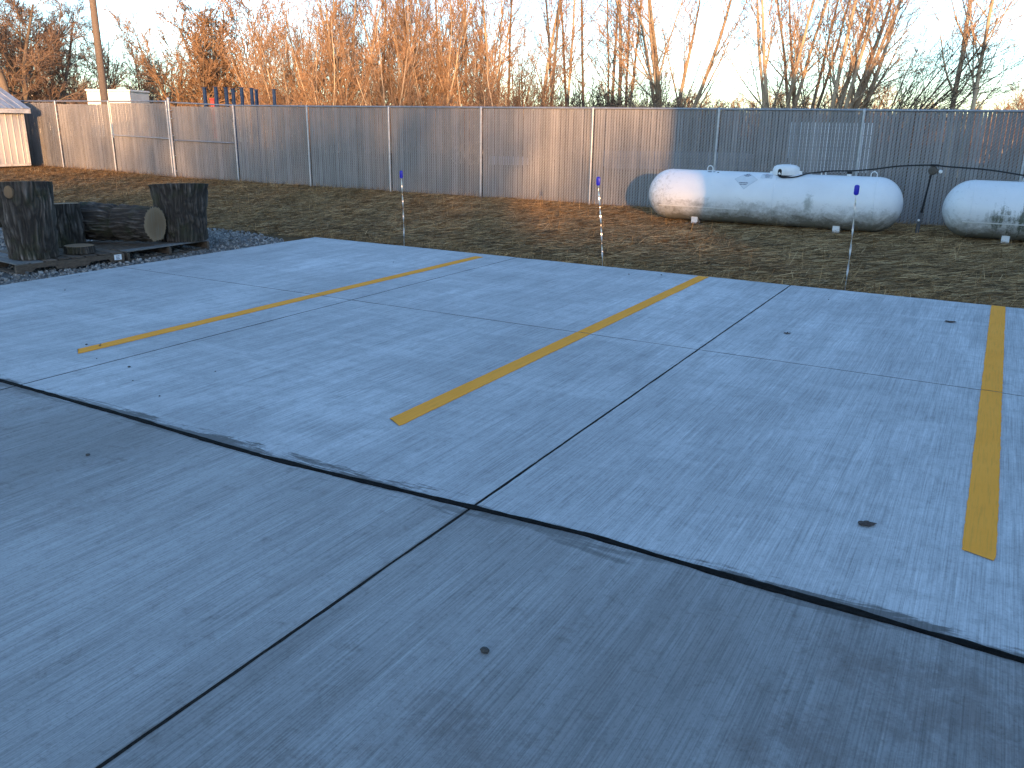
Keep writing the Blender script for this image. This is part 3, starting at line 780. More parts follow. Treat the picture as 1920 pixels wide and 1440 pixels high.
# ------------------------------------------------------------------ propane tanks
def bend(P, r, cz=0.0):
    """wrap flat pieces (x along tank, s around from the top towards the camera side) on the tank"""
    return [(x, -(r) * math.sin(s / r), cz + r * math.cos(s / r)) for x, s in P]
TR, TL = 0.52, 5.07
def make_tank(loc, rz, label, mat, detail):
    root = tag(empty('propane_tank', loc, rz), label, 'propane tank', 'white propane tanks along the fence')
    hl = TL / 2; cl = hl - TR * 0.92
    prof = []
    for t in np.linspace(0.02, math.pi / 2, 14): prof.append((TR * math.sin(t), -cl - TR * 0.92 * math.cos(t)))
    for x in np.linspace(-cl, cl, 12)[1:-1]: prof.append((TR, x))
    for t in np.linspace(math.pi / 2, math.pi - 0.02, 14): prof.append((TR * math.sin(t), cl - TR * 0.92 * math.cos(t)))
    sh = MB().lathe(prof, 64, 'x').build('tank_shell', mat, root, True)
    for x in (-cl, 0.18, cl):
        pr = [(TR + 0.0008, x - 0.011), (TR + 0.0035, x - 0.004), (TR + 0.0035, x + 0.004), (TR + 0.0008, x + 0.011)]
        MB().lathe(pr, 64, 'x').build('weld_seam', mat, root, True)
    # lengthwise seams
    s0 = TR * R(113)
    for (xa, xb, s) in ((-2.16, -0.45, s0), (-0.3, 1.9, TR * R(205))):
        P = bend([(xa, s - .006), (xb, s - .006), (xb, s + .006), (xa, s + .006)], TR + 0.004)
        Q = bend([(xa, s - .010), (xb, s - .010), (xb, s + .010), (xa, s + .010)], TR - 0.002)
        MB().add(P + Q, [(0, 1, 2, 3), (4, 5, 1, 0), (6, 7, 3, 2), (5, 6, 2, 1), (7, 4, 0, 3)]).build('weld_seam', M_WHITE, root)
    # domed lid over the valves
    xd = 0.30
    mb = MB()
    V = []; F = []; n = 40
    prof = [(0.258, 0.012), (0.266, 0.03), (0.262, 0.11), (0.242, 0.165), (0.19, 0.197), (0.10, 0.212), (0.03, 0.214)]
    MB().lathe([(0.24, -0.10), (0.24, 0.02)], 32, org=(xd, 0, TR - 0.04)).build('lid_shadow_gap', M_BLACK, root, True, angle=60)  # black ring standing in for the shadow gap under the lid
    mb.lathe(prof, 40, org=(xd, 0, TR - 0.04))
    lid = mb.build('dome_lid', M_WHITE, root, True, angle=60)
    mb = MB()
    a0 = -1.86                                                     # arched hose opening in the lid wall
    for k in range(9):
        pass
    pts = [(-0.042, -0.03), (0.042, -0.03), (0.042, 0.055)] + [(0.042 * math.cos(t), 0.055 + 0.042 * math.sin(t)) for t in np.linspace(0.3, 2.84, 7)] + [(-0.042, 0.055)]
    Vo = []
    for rr in (0.2665, 0.20):
        for (s, z) in pts:
            a = a0 + s / 0.262
            Vo.append((xd + rr * math.cos(a), rr * math.sin(a), TR - 0.0 + z * 1.0 - 0.005))
    m_ = len(pts)
    mb.add(Vo, [tuple(range(m_))] + [(i, (i + 1) % m_, m_ + (i + 1) % m_, m_ + i) for i in range(m_)])
    mb.build('hose_opening', M_BLACK, lid)
    MB().box((xd + 0.25, -0.05, TR - 0.02), (xd + 0.315, 0.0, TR + 0.055), 0.012).build('lid_latch', M_WHITE, root)
    MB().box((xd - 0.31, -0.03, TR - 0.01), (xd - 0.24, 0.02, TR + 0.03), 0.008).build('lid_hinge', M_WHITE, root)
    # lifting loop, riser stubs, capped riser
    for lx in (-1.25, 1.95):
        mb = MB().tube([(lx - 0.055, 0, TR - 0.02), (lx - 0.055, 0, TR + 0.05), (lx - 0.035, 0, TR + 0.085), (lx, 0, TR + 0.098), (lx + 0.035, 0, TR + 0.085), (lx + 0.055, 0, TR + 0.05), (lx + 0.055, 0, TR - 0.02)], 0.010, 8)
        mb.build('lifting_loop', M_WHITE, root, True)
    for lx in (0.98, 1.06):
        MB().tube([(lx, 0.02, TR - 0.02), (lx, 0.02, TR + 0.05)], 0.012, 8).build('riser_stub', M_WHITE, root, True, angle=40)
    MB().box((0.72, -0.02, TR - 0.01), (0.80, 0.04, TR + 0.025), 0.008).build('gauge_stub', M_WHITE, root)
    c = MB().tube([(1.50, 0, TR - 0.02), (1.50, 0, TR + 0.035)], 0.042, 14).build('riser', M_WHITE, root, True, angle=40)
    MB().tube([(1.50, 0, TR + 0.036), (1.50, 0, TR + 0.085)], 0.048, 14).build('riser_cap', M_BLACK, c, True, angle=40)
    # feet on concrete blocks
    for lx in (-1.42, 1.42):
        f = MB().box((lx - 0.065, -0.30, -TR - 0.04), (lx + 0.065, 0.30, -TR + 0.16), 0.006).build('foot', M_WHITE, root)
        MB().box((lx - 0.2, -0.36, -TR - 0.20), (lx + 0.2, 0.36, -TR - 0.042), 0.012).build('footing_block', M_CBLK, root)
    if detail:
        # diamond placard, its print, the small data label and the black stencil
        cx, sc, hwd = -0.40, 0.385, 0.235
        def dia(k): return [(cx - hwd * k, sc), (cx, sc - hwd * k), (cx + hwd * k, sc), (cx, sc + hwd * k)]
        def wrap_fill(poly, r):
            # subdivided diamond so it follows the curve
            N = 10; V = []; F = []
            P = np.array(poly)
            for i in range(N + 1):
                for j in range(N + 1):
                    a, b = i / N, j / N
                    V.append(tuple(P[0] + (P[1] - P[0]) * a + (P[3] - P[0]) * b))
            for i in range(N):
                for j in range(N): F.append((i * (N + 1) + j, (i + 1) * (N + 1) + j, (i + 1) * (N + 1) + j + 1, i * (N + 1) + j + 1))
            return bend(V, r), [f[::-1] for f in F]
        dec = MB().add(*wrap_fill(dia(1.0), TR + 0.0030)).build('placard', M_DEDGE, root, True)
        MB().add(*wrap_fill(dia(0.93), TR + 0.0050)).build('placard_face', M_DECAL, dec, True)
        def strokes(x0, s0, rows, mat, nm, par, seed):
            g = np.random.default_rng(seed); mb = MB()
            for (dx, ds, wdt, hgt, k) in rows:
                x = x0 + dx - wdt / 2
                while x < x0 + dx + wdt / 2 - 0.004:
                    ww = g.uniform(0.5, 1.0) * k
                    mb.add(bend([(x, s0 + ds), (x + ww, s0 + ds), (x + ww, s0 + ds + hgt), (x, s0 + ds + hgt)], TR + 0.0072), [(3, 2, 1, 0)])
                    x += ww + k * g.uniform(0.15, 0.4)
            tag(mb.build(nm, mat, par), kind='stuff')
        strokes(cx, sc, [(0.0, -0.175, 0.07, 0.028, 0.02), (0.0, -0.135, 0.15, 0.022, 0.016), (0.0, -0.100, 0.085, 0.018, 0.012)], M_INK, 'placard_print', dec, 3)
        strokes(cx - 0.03, sc, [(0.0, 0.085, 0.17, 0.02, 0.022), (0.0, 0.125, 0.14, 0.016, 0.018)], M_INK, 'placard_print', dec, 4)
        lab = MB().add(*wrap_fill([(-0.13, 0.17), (0.10, 0.17), (0.10, 0.335), (-0.13, 0.335)][::1], TR + 0.0030)).build('data_label', M_DECAL, root, True)
        strokes(0.0, 0.17, [(0.0, 0.035, 0.19, 0.014, 0.012), (-0.0, 0.070, 0.12, 0.013, 0.010), (-0.0, 0.105, 0.10, 0.009, 0.008), (-0.0, 0.13, 0.09, 0.009, 0.008)], M_INK, 'label_print', lab, 5)
        strokes(0.0, 0.17, [(-0.03, 0.008, 0.05, 0.014, 0.012)], M_INKR, 'label_print', lab, 6)
        st = MB()
        for (x, s, a, b) in ((-1.21, 0.155, 0.05, 0.024), (-1.12, 0.15, 0.028, 0.018), (-1.03, 0.175, 0.022, 0.022)):
            st.add(bend([(x + a * math.cos(t), s + b * math.sin(t)) for t in np.linspace(0, 2 * math.pi, 14)[:-1]], TR + 0.003), [tuple(range(13))[::-1]])
        tag(st.build('stencil_mark', M_BLACK, root), kind='stuff')
    return root
make_tank((-4.12, 17.9, 0.575), R(1.0), 'whole white propane tank with a diamond placard and grimy lower end', M_TANK1, True)
make_tank((1.62, 18.12, 0.585), R(1.0), 'second white propane tank, streaked with green mildew, cut by the frame edge', M_TANK2, False)

# hose and regulator
hp = [(-3.905, 17.70, 1.10), (-3.90, 17.63, 1.06), (-3.83, 17.60, 1.03), (-3.74, 17.60, 1.03), (-3.56, 17.66, 1.05), (-3.36, 17.8, 1.115), (-2.96, 17.95, 1.17), (-2.57, 18.0, 1.19), (-2.18, 18.0, 1.236), (-1.81, 18.0, 1.30), (-1.45, 18.0, 1.332), (-1.158, 18.0, 1.343), (-0.90, 18.0, 1.325), (-0.38, 18.0, 1.303), (-0.03, 18.0, 1.268), (0.31, 18.0, 1.22), (0.8, 18.0, 1.17), (1.4, 17.95, 1.12), (1.75, 17.86, 1.10), (1.86, 17.88, 1.12)]
def spline(P, k=6):
    P = np.array(P, float); out = []
    for i in range(len(P) - 1):
        p0, p1, p2, p3 = P[max(i - 1, 0)], P[i], P[i + 1], P[min(i + 2, len(P) - 1)]
        for t in np.linspace(0, 1, k, endpoint=False):
            out.append(0.5 * ((2 * p1) + (-p0 + p2) * t + (2 * p0 - 5 * p1 + 4 * p2 - p3) * t * t + (-p0 + 3 * p1 - 3 * p2 + p3) * t ** 3))
    out.append(P[-1]); return out
tag(MB().tube(spline(hp), 0.0135, 8).build('gas_hose', M_BLACK, None, True), 'black gas hose strung from the first tank past the regulator to the second', 'gas hose')
rg = tag(empty('gas_regulator', (-1.2, 18.05, 0)), 'gas regulator on a leaning black riser pipe between the tanks', 'gas regulator')
MB().tube([(-0.06, 0.05, 0.46), (-0.045, 0.05, 0.62), (0.01, 0.0, 1.18)], [0.024, 0.019, 0.016], 10).build('riser_pipe', M_BLACK, rg, True, angle=40)
MB().tube([(-0.10, 0.25, -0.1), (-0.075, 0.1, 0.40), (-0.062, 0.06, 0.47)], 0.034, 12).build('conduit', M_CONDUIT, rg, True, angle=40)
rb = MB().lathe([(0.02, -0.045), (0.07, -0.035), (0.082, -0.006), (0.082, 0.006), (0.07, 0.035), (0.02, 0.05)], 22, 'y', (0.03, -0.03, 1.245)).build('regulator_body', M_BRONZE, rg, True, angle=35)
MB().tube([(0.03, -0.02, 1.30), (0.04, -0.03, 1.355)], 0.024, 10).build('tee_fitting', M_BLACK, rg, True, angle=40)
MB().box((-0.03, -0.06, 1.325), (0.12, 0.0, 1.362), 0.008).build('hose_coupling', M_BLACK, rg)
MB().tube([(0.10, -0.05, 1.235), (0.165, -0.06, 1.235)], 0.022, 10).build('vent_pipe', M_BRONZE, rg, True, angle=40)
MB().lathe([(0.010, -0.012), (0.030, -0.008), (0.034, 0.006), (0.02, 0.016)], 14, 'y', (0.165, -0.085, 1.235)).build('vent_cap', M_WHITE, rg, True)
MB().lathe([(0.006, -0.014), (0.022, -0.006), (0.024, 0.008), (0.012, 0.018)], 14, 'y', (-0.085, 0.02, 0.315)).build('sealing_plug', M_WHITE, rg, True)

# ------------------------------------------------------------------ drive markers
def marker(x, y, lean, hgt, label, turn, first):
    root = tag(empty('drive_marker', (x, y, -0.02)), label, 'drive marker', 'blue topped drive markers along the pad edge')
    n = 90; V = []; F = []
    for i in range(n):
        t = i / (n - 1); z = t * (hgt - 0.12)
        a = turn + t * math.pi * 4.6
        hw = 0.0115 if t > 0.06 else 0.007
        ox = lean[0] * t + 0.012 * math.sin(t * 3.0); oy = lean[1] * t
        for (s, d) in ((-1, -1), (1, -1), (1, 1), (-1, 1)):
            px = s * hw; py = d * 0.0016
            V.append((ox + px * math.cos(a) - py * math.sin(a), oy + px * math.sin(a) + py * math.cos(a), z))
    for i in range(n - 1):
        for k in range(4):
            j = (k + 1) % 4; F.append((i * 4 + k, i * 4 + j, i * 4 + 4 + j, i * 4 + 4 + k))
    F.append((3, 2, 1, 0)); F.append(tuple((n - 1) * 4 + k for k in range(4)))
    MB().add(V, F).build('twisted_pole', M_FOIL, root, True, angle=40)
    lx, ly = lean
    h0 = hgt - 0.125; P = []
    prof = [(0.010, h0 - .002), (0.024, h0 + 0.006), (0.031, h0 + 0.02), (0.031, h0 + 0.105), (0.024, h0 + 0.119), (0.010, h0 + 0.125)]
    o = MB().lathe(prof, 18).build('reflector_cap', M_BLUE, root, True, loc=(lx + 0.0125 * 0.14 , ly, 0), angle=60)
    o.scale = (1, 0.6, 1)
    return root
marker(-8.535, 11.42, (-0.028, 0.0), 1.235, 'drive marker with a blue cap standing alone nearest the log pallets', 0.4, True)
marker(-4.925, 11.42, (-0.13, 0.0), 1.285, 'leaning blue capped drive marker in front of a fence post, clear of both tanks', 0.9, False)
marker(-1.548, 11.46, (-0.02, 0.0), 1.33, 'blue capped drive marker standing in front of the first propane tank', 0.1, False)

# ------------------------------------------------------------------ pallets and logs
def pallet(loc, rz, label, sx, sy, stringers_along, sticker):
    """origin at the corner nearest the pad joint; x runs away from the pad (negative), y along its edge"""
    root = tag(empty('pallet', loc, rz), label, 'pallet', 'wooden pallets under the logs')
    H0, HS, HB = 0.004, 0.105, 0.022
    if stringers_along == 'y':
        for k, xx in enumerate((0.0, -sx / 2 + 0.02, -sx + 0.04)):
            # stringer with two fork notches cut from its lower edge
            ys_ = [0, 0.20, 0.235, 0.50, 0.535, sy - 0.535, sy - 0.50, sy - 0.235, sy - 0.20, sy]
            zs_ = [0, 0, 0.045, 0.045, 0, 0, 0.045, 0.045, 0, 0]
            V = []; 
            for xo in (xx - 0.04, xx):
                for y, z in zip(ys_, zs_): V.append((xo, y, HB + z))
                for y in ys_: V.append((xo, y, HB + HS))
            n = 10; F = []
            for i in range(n - 1):
                F += [(i + 1, i, n + i, n + i + 1), (2 * n + i, 2 * n + i + 1, 3 * n + i + 1, 3 * n + i), (i, i + 1, 2 * n + i + 1, 2 * n + i), (n + i + 1, n + i, 3 * n + i, 3 * n + i + 1)]
            F += [(0, 2 * n, 3 * n, n), (n - 1, 2 * n - 1, 4 * n - 1, 3 * n - 1)]
            s = MB().add(V, F).build('stringer', M_PAL, root)
            if k == 0 and sticker:
                MB().box((xx, sy - 0.155, HB + 0.022), (xx + 0.003, sy - 0.045, HB + 0.098)).build('sticker', M_STICK, s)
                pr = MB()
                for q in range(3): pr.box((xx + 0.0035, sy - 0.13, HB + 0.035 + q * 0.02), (xx + 0.0045, sy - 0.075, HB + 0.042 + q * 0.02))
                pr.build('sticker_print', M_INK, s)
        nb = 8; wd = sy / nb
        for i in range(nb):
            jx, jz = random.uniform(-0.02, 0.012), random.uniform(0, 0.004)
            MB().box((-sx + jx, i * wd + 0.012, HB + HS + 0.001 + jz), (0.008 + jx, (i + 1) * wd - 0.022, HB + HS + 0.021 + jz), 0.003).build('deck_board', M_PALG if i < 2 else M_PAL, root)
        for y in (0.01, sy / 2 - 0.05, sy - 0.11):
            MB().box((-sx, y, H0), (0.0, y + 0.1, H0 + 0.017), 0.002).build('bottom_board', M_PAL, root)
    else:
        for yy in (0.0, sy / 2 - 0.02, sy - 0.04):
            MB().box((-sx, yy, HB), (-0.006, yy + 0.04, HB + HS), 0.003).build('stringer', M_PAL, root)
        nb = 8; wd = sx / nb
        for i in range(nb):
            jy, jz = random.uniform(-0.015, 0.015), random.uniform(0, 0.004)
            MB().box((-(i + 1) * wd + 0.02, jy, HB + HS + 0.001 + jz), (-i * wd - 0.012, sy + jy, HB + HS + 0.022 + jz), 0.003).build('deck_board', M_PALG if i == 0 else M_PAL, root)
        for x in (-0.11, -sx / 2, -sx + 0.01):
            MB().box((x, 0, H0), (x + 0.1, sy, H0 + 0.017), 0.002).build('bottom_board', M_PAL, root)
    return root
pallet((-11.06, 6.36, -0.028), R(-6.5), 'weathered pallet with notched stringer and white sticker, carrying three logs', 1.42, 1.50, 'y', True)
pallet((-10.885, 7.90, -0.028), R(0.8), 'weathered pallet with open side under the lying log and flared stump', 1.40, 1.52, 'x', False)
DECK = 0.125

def log_mesh(h, r0, r1, seed, lean=(0, 0), lump=0.05, flare=0.0, groove=None, nt=220, nz=80, ridge=0.020, cut=(0.0, 0.0)):
    g = np.random.default_rng(seed)
    th = np.linspace(0, 2 * np.pi, nt, endpoint=False); z = np.linspace(0, h, nz)
    T, Z = np.meshgrid(th, z)
    cx, cy_ = np.cos(T), np.sin(T)
    t = Z / h
    rad = r0 + (r1 - r0) * t + flare * np.clip(t - 0.55, 0, 1) ** 2
    P = np.stack([cx * 1.4, cy_ * 1.4, Z * 0.8], -1)
    rad = rad * (1 + (vnoise(P + seed, seed) - 0.5) * 2 * lump)
    f = 8.5 * (r0 / 0.35)
    wv_ = vnoise(np.stack([cx * 3, cy_ * 3, Z * 4], -1), seed + 1) - 0.5
    Q = np.stack([cx * f * 1.5 + wv_ * 1.2, cy_ * f * 1.5 + wv_ * 1.2, Z * 3.4 + wv_], -1)
    rd = 1 - np.abs(2 * vnoise(Q, seed + 2) - 1)
    rd = np.clip(rd, 0, 1)
    Q2 = Q * [2.1, 2.1, 2.6]
    rd2 = 1 - np.abs(2 * vnoise(Q2, seed + 3) - 1)
    rr = np.clip(0.68 * rd ** 0.8 + 0.32 * rd2, 0, 1)
    fine = vnoise(np.stack([cx * 30, cy_ * 30, Z * 30], -1), seed + 4)
    disp = -(rr ** 2.0) * ridge * 2.2 + (fine - 0.5) * 0.006
    if groove:
        for gz, gw, gd in groove:
            k = np.exp(-((Z - gz) / gw) ** 2); disp = disp - gd * k; rr = rr * (1 - 0.3 * k) + 0.9 * 0.3 * k
    rad = rad + disp
    V = np.stack([rad * cx + lean[0] * t, rad * cy_ + lean[1] * t, Z + t * (rad * cx * cut[0] + rad * cy_ * cut[1])], -1).reshape(-1, 3)
    i = np.arange(nz * nt).reshape(nz, nt); j = np.roll(i, -1, 1)
    F = np.stack([i[:-1], j[:-1], j[1:], i[1:]], -1).reshape(-1, 4)
    me = np_mesh('bark', V, [F, np.arange(nt)[::-1][None]], True)
    a = me.attributes.new('ridge', 'FLOAT', 'POINT'); a.data.foreach_set('value', (1 - rr).ravel().astype(np.float32))
    top = V.reshape(nz, nt, 3)[-1].copy()
    return me, top
def make_log(label, loc, h, r0, r1, seed, rot=(0, 0, 0), **k):
    root = tag(empty('log', loc), label, 'log')
    root.rotation_euler = rot
    me, top = log_mesh(h, r0, r1, seed, **k)
    link('bark', me, M_BARK, root)
    c = top.mean(0); n = len(top)
    kn = np.ones(21) / 21
    sm_ = np.stack([np.convolve(np.concatenate([top[-10:, q], top[:, q], top[:10, q]]), kn, 'valid') for q in range(3)], -1)
    inn = c + (sm_ - c) * 0.965; inn[:, 2] += 0.004
    out = c + (top - c) * 0.998; out[:, 2] = top[:, 2] - 0.002
    V = np.concatenate([out - c, inn - c, [[0, 0, 0.004]]]); kk = np.arange(n); k1 = (kk + 1) % n
    o = link('cut_face', np_mesh('cut_face', V, [np.stack([kk, k1, k1 + n, kk + n], -1), np.stack([kk + n, k1 + n, np.full(n, 2 * n)], -1)]), M_END, root, loc=tuple(c))
    return root
lg = make_log('tallest upright log, with a pale sawn knot near its top', (-11.40, 6.83, DECK), 1.0, 0.315, 0.375, 3, lean=(-0.03, 0.0), cut=(0.085, -0.05))
# sawn branch scars facing the pad
def scar(par, ang, z, rad, a, b, nm='branch_scar'):
    mb = MB(); n = 18; V = []
    for (k, off) in ((1.25, -0.05), (1.12, 0.016), (1.0, 0.020), (0.0, 0.022)):
        for i in range(n):
            t = 2 * math.pi * i / n
            V.append((off, a * k * math.cos(t), b * k * math.sin(t)))
    F = []
    for r_ in range(3):
        for i in range(n): j = (i + 1) % n; F.append((r_ * n + i, r_ * n + j, r_ * n + n + j, r_ * n + n + i))
    mb.add(V, F)
    return mb.build(nm, M_END, par, True, loc=(rad * math.cos(ang), rad * math.sin(ang), z), rot=(0, 0, ang), angle=40)
scar(lg, R(-62), 0.90, 0.345, 0.052, 0.072)
st = MB().tube([(0, 0, 0), (0.05, -0.10, 0.10), (0.06, -0.16, 0.24)], [0.085, 0.075, 0.07], 14).build('branch_stub', M_BARK, lg, True, loc=(-0.20, -0.26, 0.48), angle=50)
make_log('short upright log behind the tallest one, lit on its flat top', (-12.17, 7.80, DECK), 0.61, 0.30, 0.275, 9, cut=(0.05, -0.03))
ax = Vector((0.96, 0.28, 0)).normalized()
lie = make_log('lying log with its sawn end showing and a groove round its middle', (-12.33, 8.18, 0.44), 1.34, 0.298, 0.292, 14, groove=[(0.70, 0.035, 0.035)], ridge=0.022)
lie.rotation_euler = Vector((ax.x, ax.y, 0)).to_track_quat('Z', 'Y').to_euler()
make_log('wide flared upright stump behind the sawn end of the lying log', (-11.235, 9.21, DECK), 0.86, 0.385, 0.42, 22, flare=0.22, ridge=0.026, cut=(0.085, -0.06))
make_log('thin round log slice lying flat on the pallet', (-11.27, 7.42, DECK + 0.004), 0.10, 0.215, 0.205, 31, nz=16, ridge=0.012)

# ------------------------------------------------------------------ small metal shed
sh = tag(empty('metal_shed', (-31.4, 19.2, 0)), 'small ivory ribbed metal shed with a gable roof beside the fence', 'shed')
WL, WD, EZ = 5.2, 4.4, 2.08                                        # length along -y, depth along -x
SLOPE = math.tan(R(24))
def ribbed(p0, along, up, L, Hh, out, name, mat, parent, spacing=0.23, rise=0.022):
    p0, along, up, out = map(lambda q: np.array(q, float), (p0, along, up, out))
    pts = []; x = 0.0
    while x < L - 1e-6:
        e = min(x + spacing, L)
        for (a, b) in ((0, 0), (0.55, 0), (0.62, 0.25), (0.66, 0.25), (0.72, 0), (0.80, 0), (0.86, 1), (0.94, 1)):
            q = x + (e - x) * a
            pts.append((q, b * rise))
        x = e
    pts.append((L, 0))
    V = []; n = len(pts)
    for zz in (0, Hh):
        for (q, b) in pts: V.append(p0 + along * q + out * b + up * zz)
    for zz in (0, Hh):
        for (q, b) in pts: V.append(p0 + along * q - out * 0.012 + up * zz)
    F = [(i, i + 1, n + i + 1, n + i) for i in range(n - 1)] + [(2 * n + i + 1, 2 * n + i, 3 * n + i, 3 * n + i + 1) for i in range(n - 1)]
    F += [(i, 2 * n + i, 2 * n + i + 1, i + 1) for i in range(n - 1)] + [(n + i, n + i + 1, 3 * n + i + 1, 3 * n + i) for i in range(n - 1)]
    return MB().add(V, F).build(name, mat, parent)
ribbed((0, 0, 0.30), (0, -1, 0), (0, 0, 1), WL, EZ - 0.30 - 0.02, (1, 0, 0), 'side_wall', M_SIDING, sh)
MB().box((-0.012, -WL, 0.215), (0.034, 0.004, 0.298), 0.004).build('base_trim', M_TRIM, sh)
MB().box((-0.05, -0.07, 0.302), (0.028, 0.012, EZ - 0.025), 0.004).build('corner_trim', M_TRIM, sh)
MB().box((-WD + 0.1, -WL + 0.1, 0.0), (-0.06, -0.08, 0.21), 0.01).build('skid', M_DARKWOOD, sh)
V = [(-0.014, 0, 0.22), (-WD, 0, 0.22), (-WD, 0, EZ), (-WD / 2, 0, EZ + SLOPE * WD / 2 - 0.03), (-0.014, 0, EZ)]
V2 = [(x, y - 0.02, z) for x, y, z in V]
for yy in (0, -WL + 0.03):
    MB().add([(x, y + yy, z) for x, y, z in V + V2], [(0, 1, 2, 3, 4), (9, 8, 7, 6, 5)] + [(i, 5 + i, 5 + (i + 1) % 5, (i + 1) % 5) for i in range(5)]).build('gable_wall', M_SIDING, sh)
MB().box((-WD, -WL, 0.22), (-WD + 0.03, 0, EZ)).build('back_wall', M_SIDING, sh)
for side in (1, -1):
    c24, s24 = math.cos(R(24)), math.sin(R(24))
    Lr = (WD / 2 + 0.26) / c24
    p0 = (0.26, 0.16, EZ + 0.145 - 0.26 * SLOPE * 0.0) if side == 1 else (-WD - 0.26, 0.16, EZ + 0.145)
    ribbed(p0, (0, -1, 0), (-side * c24, 0, s24), WL + 0.3, Lr, (side * s24, 0, c24), 'roof_panel', M_MROOF, sh, 0.30, 0.02)
MB().box((0.22, -WL - 0.12, EZ - 0.02), (0.245, 0.15, EZ + 0.135), 0.004).build('fascia', M_TRIM, sh)
MB().box((-0.01, -WL - 0.1, EZ - 0.012), (0.218, 0.14, EZ + 0.004)).build('soffit', M_TRIM, sh)
fr_ = MB()
V = [(0.24, 0.13, EZ + 0.02), (0.24, 0.13, EZ + 0.138), (-WD / 2, 0.13, EZ + 0.138 + SLOPE * (WD / 2 + 0.24)), (-WD / 2, 0.13, EZ + 0.02 + SLOPE * (WD / 2 + 0.24))]
fr_.add(V + [(x, 0.152, z) for x, y, z in V], [(0, 1, 2, 3), (7, 6, 5, 4), (0, 4, 5, 1), (1, 5, 6, 2), (2, 6, 7, 3), (3, 7, 4, 0)])
fr_.build('rake_trim', M_TRIM, sh)

# ------------------------------------------------------------------ beyond the fence
px, py = at(200, 36)
tag(MB().tube([(0, 0, -0.5), (0.0, 0, 5), (0.01, 0, 10.5)], [0.165, 0.145, 0.12], 16).build('utility_pole', M_POLE, None, True, loc=(px, py, 0), angle=50), 'tall grey wooden utility pole rising behind the fence', 'utility pole')
M_cap = M_BLUEST
for i, (u, v, d) in enumerate([(388, 170, 33), (409, 169, 33), (428, 170, 33.5), (441, 172, 34), (457, 170, 34.5), (475.5, 171, 35), (484, 173.5, 36), (517, 173, 36)]):
    x, y = at(u, d); zt = z_at(u, v, d)
    r = tag(empty('steel_post', (x, y, 0), 0.3), '%s blue steel post with a cap plate from the left, behind the fence' % ['first', 'second', 'third', 'fourth', 'fifth', 'sixth', 'seventh', 'eighth and lone'][i], 'steel post', 'blue steel posts in a row behind the fence')
    MB().box((-0.052, -0.052, -0.05), (0.052, 0.052, zt - 0.012), 0.008).build('column', M_BLUEST, r)
    MB().box((-0.085, -0.085, zt - 0.011), (0.085, 0.085, zt + 0.012), 0.003).build('cap_plate', M_BLUEST, r)
def box_thing(name, u0, u1, v, d, depth, label, cat, mat, trim, z0=0.0, rz=0.55, roof=0.0):
    (xa, ya), (xb, yb) = at(u0, d), at(u1, d)
    L = math.hypot(xb - xa, yb - ya); zt = z_at((u0 + u1) / 2, v, d)
    r = tag(empty(name, ((xa + xb) / 2, (ya + yb) / 2, 0), math.atan2(yb - ya, xb - xa)), label, cat)
    MB().box((-L / 2, 0, z0), (L / 2, depth, zt - 0.1), 0.03).build('body', mat, r)
    MB().box((-L / 2 - 0.05, -0.05, zt - 0.098), (L / 2 + 0.05, depth + 0.05, zt + 0.02), 0.03).build('roof', trim, r)
    n = max(2, int(L / 1.2))
    for i in range(1, n):
        x = -L / 2 + L * i / n
        MB().box((x - 0.02, -0.022, z0 + 0.1), (x + 0.02, -0.001, zt - 0.12)).build('side_rib', mat, r)
    return r, L, zt
r, L, zt = box_thing('box_trailer', 168, 248, 173, 46, 2.5, 'sunlit cream box trailer parked beside the utility pole, beyond the fence', 'trailer', M_PALE, M_PALE, 0.9)
for x in (-L * 0.32, -L * 0.2, L * 0.3):
    MB().lathe([(0.1, -0.12), (0.48, -0.11), (0.5, 0.0), (0.48, 0.11), (0.1, 0.12)], 20, 'y', (x, 0.25, 0.5)).build('wheel', M_BLACK, r, True, angle=40)
box_thing('storage_building', 415, 536, 182, 70, 6, 'long low cream building behind the blue steel posts', 'building', M_PALE, M_PALE)
box_thing('storage_building', 22, 92, 176, 80, 6, 'low cream building seen through the trees above the shed', 'building', M_PALE, M_PALE)
r, L, zt = box_thing('red_machine', 397, 404, 188, 60, 1.2, 'small red machine cab just left of the cream building', 'machine', M_RED, M_RED, 0.5)
for x in (-L * 0.3, L * 0.3):
    MB().lathe([(0.1, -0.12), (0.28, -0.11), (0.3, 0.0), (0.28, 0.11), (0.1, 0.12)], 16, 'y', (x, 0.0, 0.3)).build('wheel', M_BLACK, r, True, angle=40)
# pale stacked goods that glint through the slat gaps
def stack(u0, u1, v0, v1, d, label, nlay, mat):
    (xa, ya), (xb, yb) = at(u0, d), at(u1, d)
    L = math.hypot(xb - xa, yb - ya); za, zb = z_at((u0 + u1) / 2, v1, d), z_at((u0 + u1) / 2, v0, d)
    r = tag(empty('material_stack', ((xa + xb) / 2, (ya + yb) / 2, 0), math.atan2(yb - ya, xb - xa)), label, 'material stack', 'pale stacked goods glinting through the fence slats')
    for sx in (-L * 0.42, L * 0.42):
        MB().box((sx - 0.06, 0.1, -0.05), (sx + 0.06, 1.0, max(za, 0.05) - 0.002), 0.01).build('trestle', M_DARKWOOD, r)
    hh = (zb - za) / nlay
    for i in range(nlay):
        j = random.uniform(-0.05, 0.05)
        MB().box((-L / 2 + j, 0, za + i * hh + 0.006), (L / 2 + j, 1.1, za + (i + 1) * hh - 0.012), 0.012).build('layer', mat, r)
stack(1505, 1640, 230, 318, 25, 'tallest pale stack glinting through the slats behind the first tank', 4, M_PALEW)
stack(1140, 1420, 282, 312, 25, 'long low pale stack glinting through the slats left of the first tank', 3, M_GREYS)
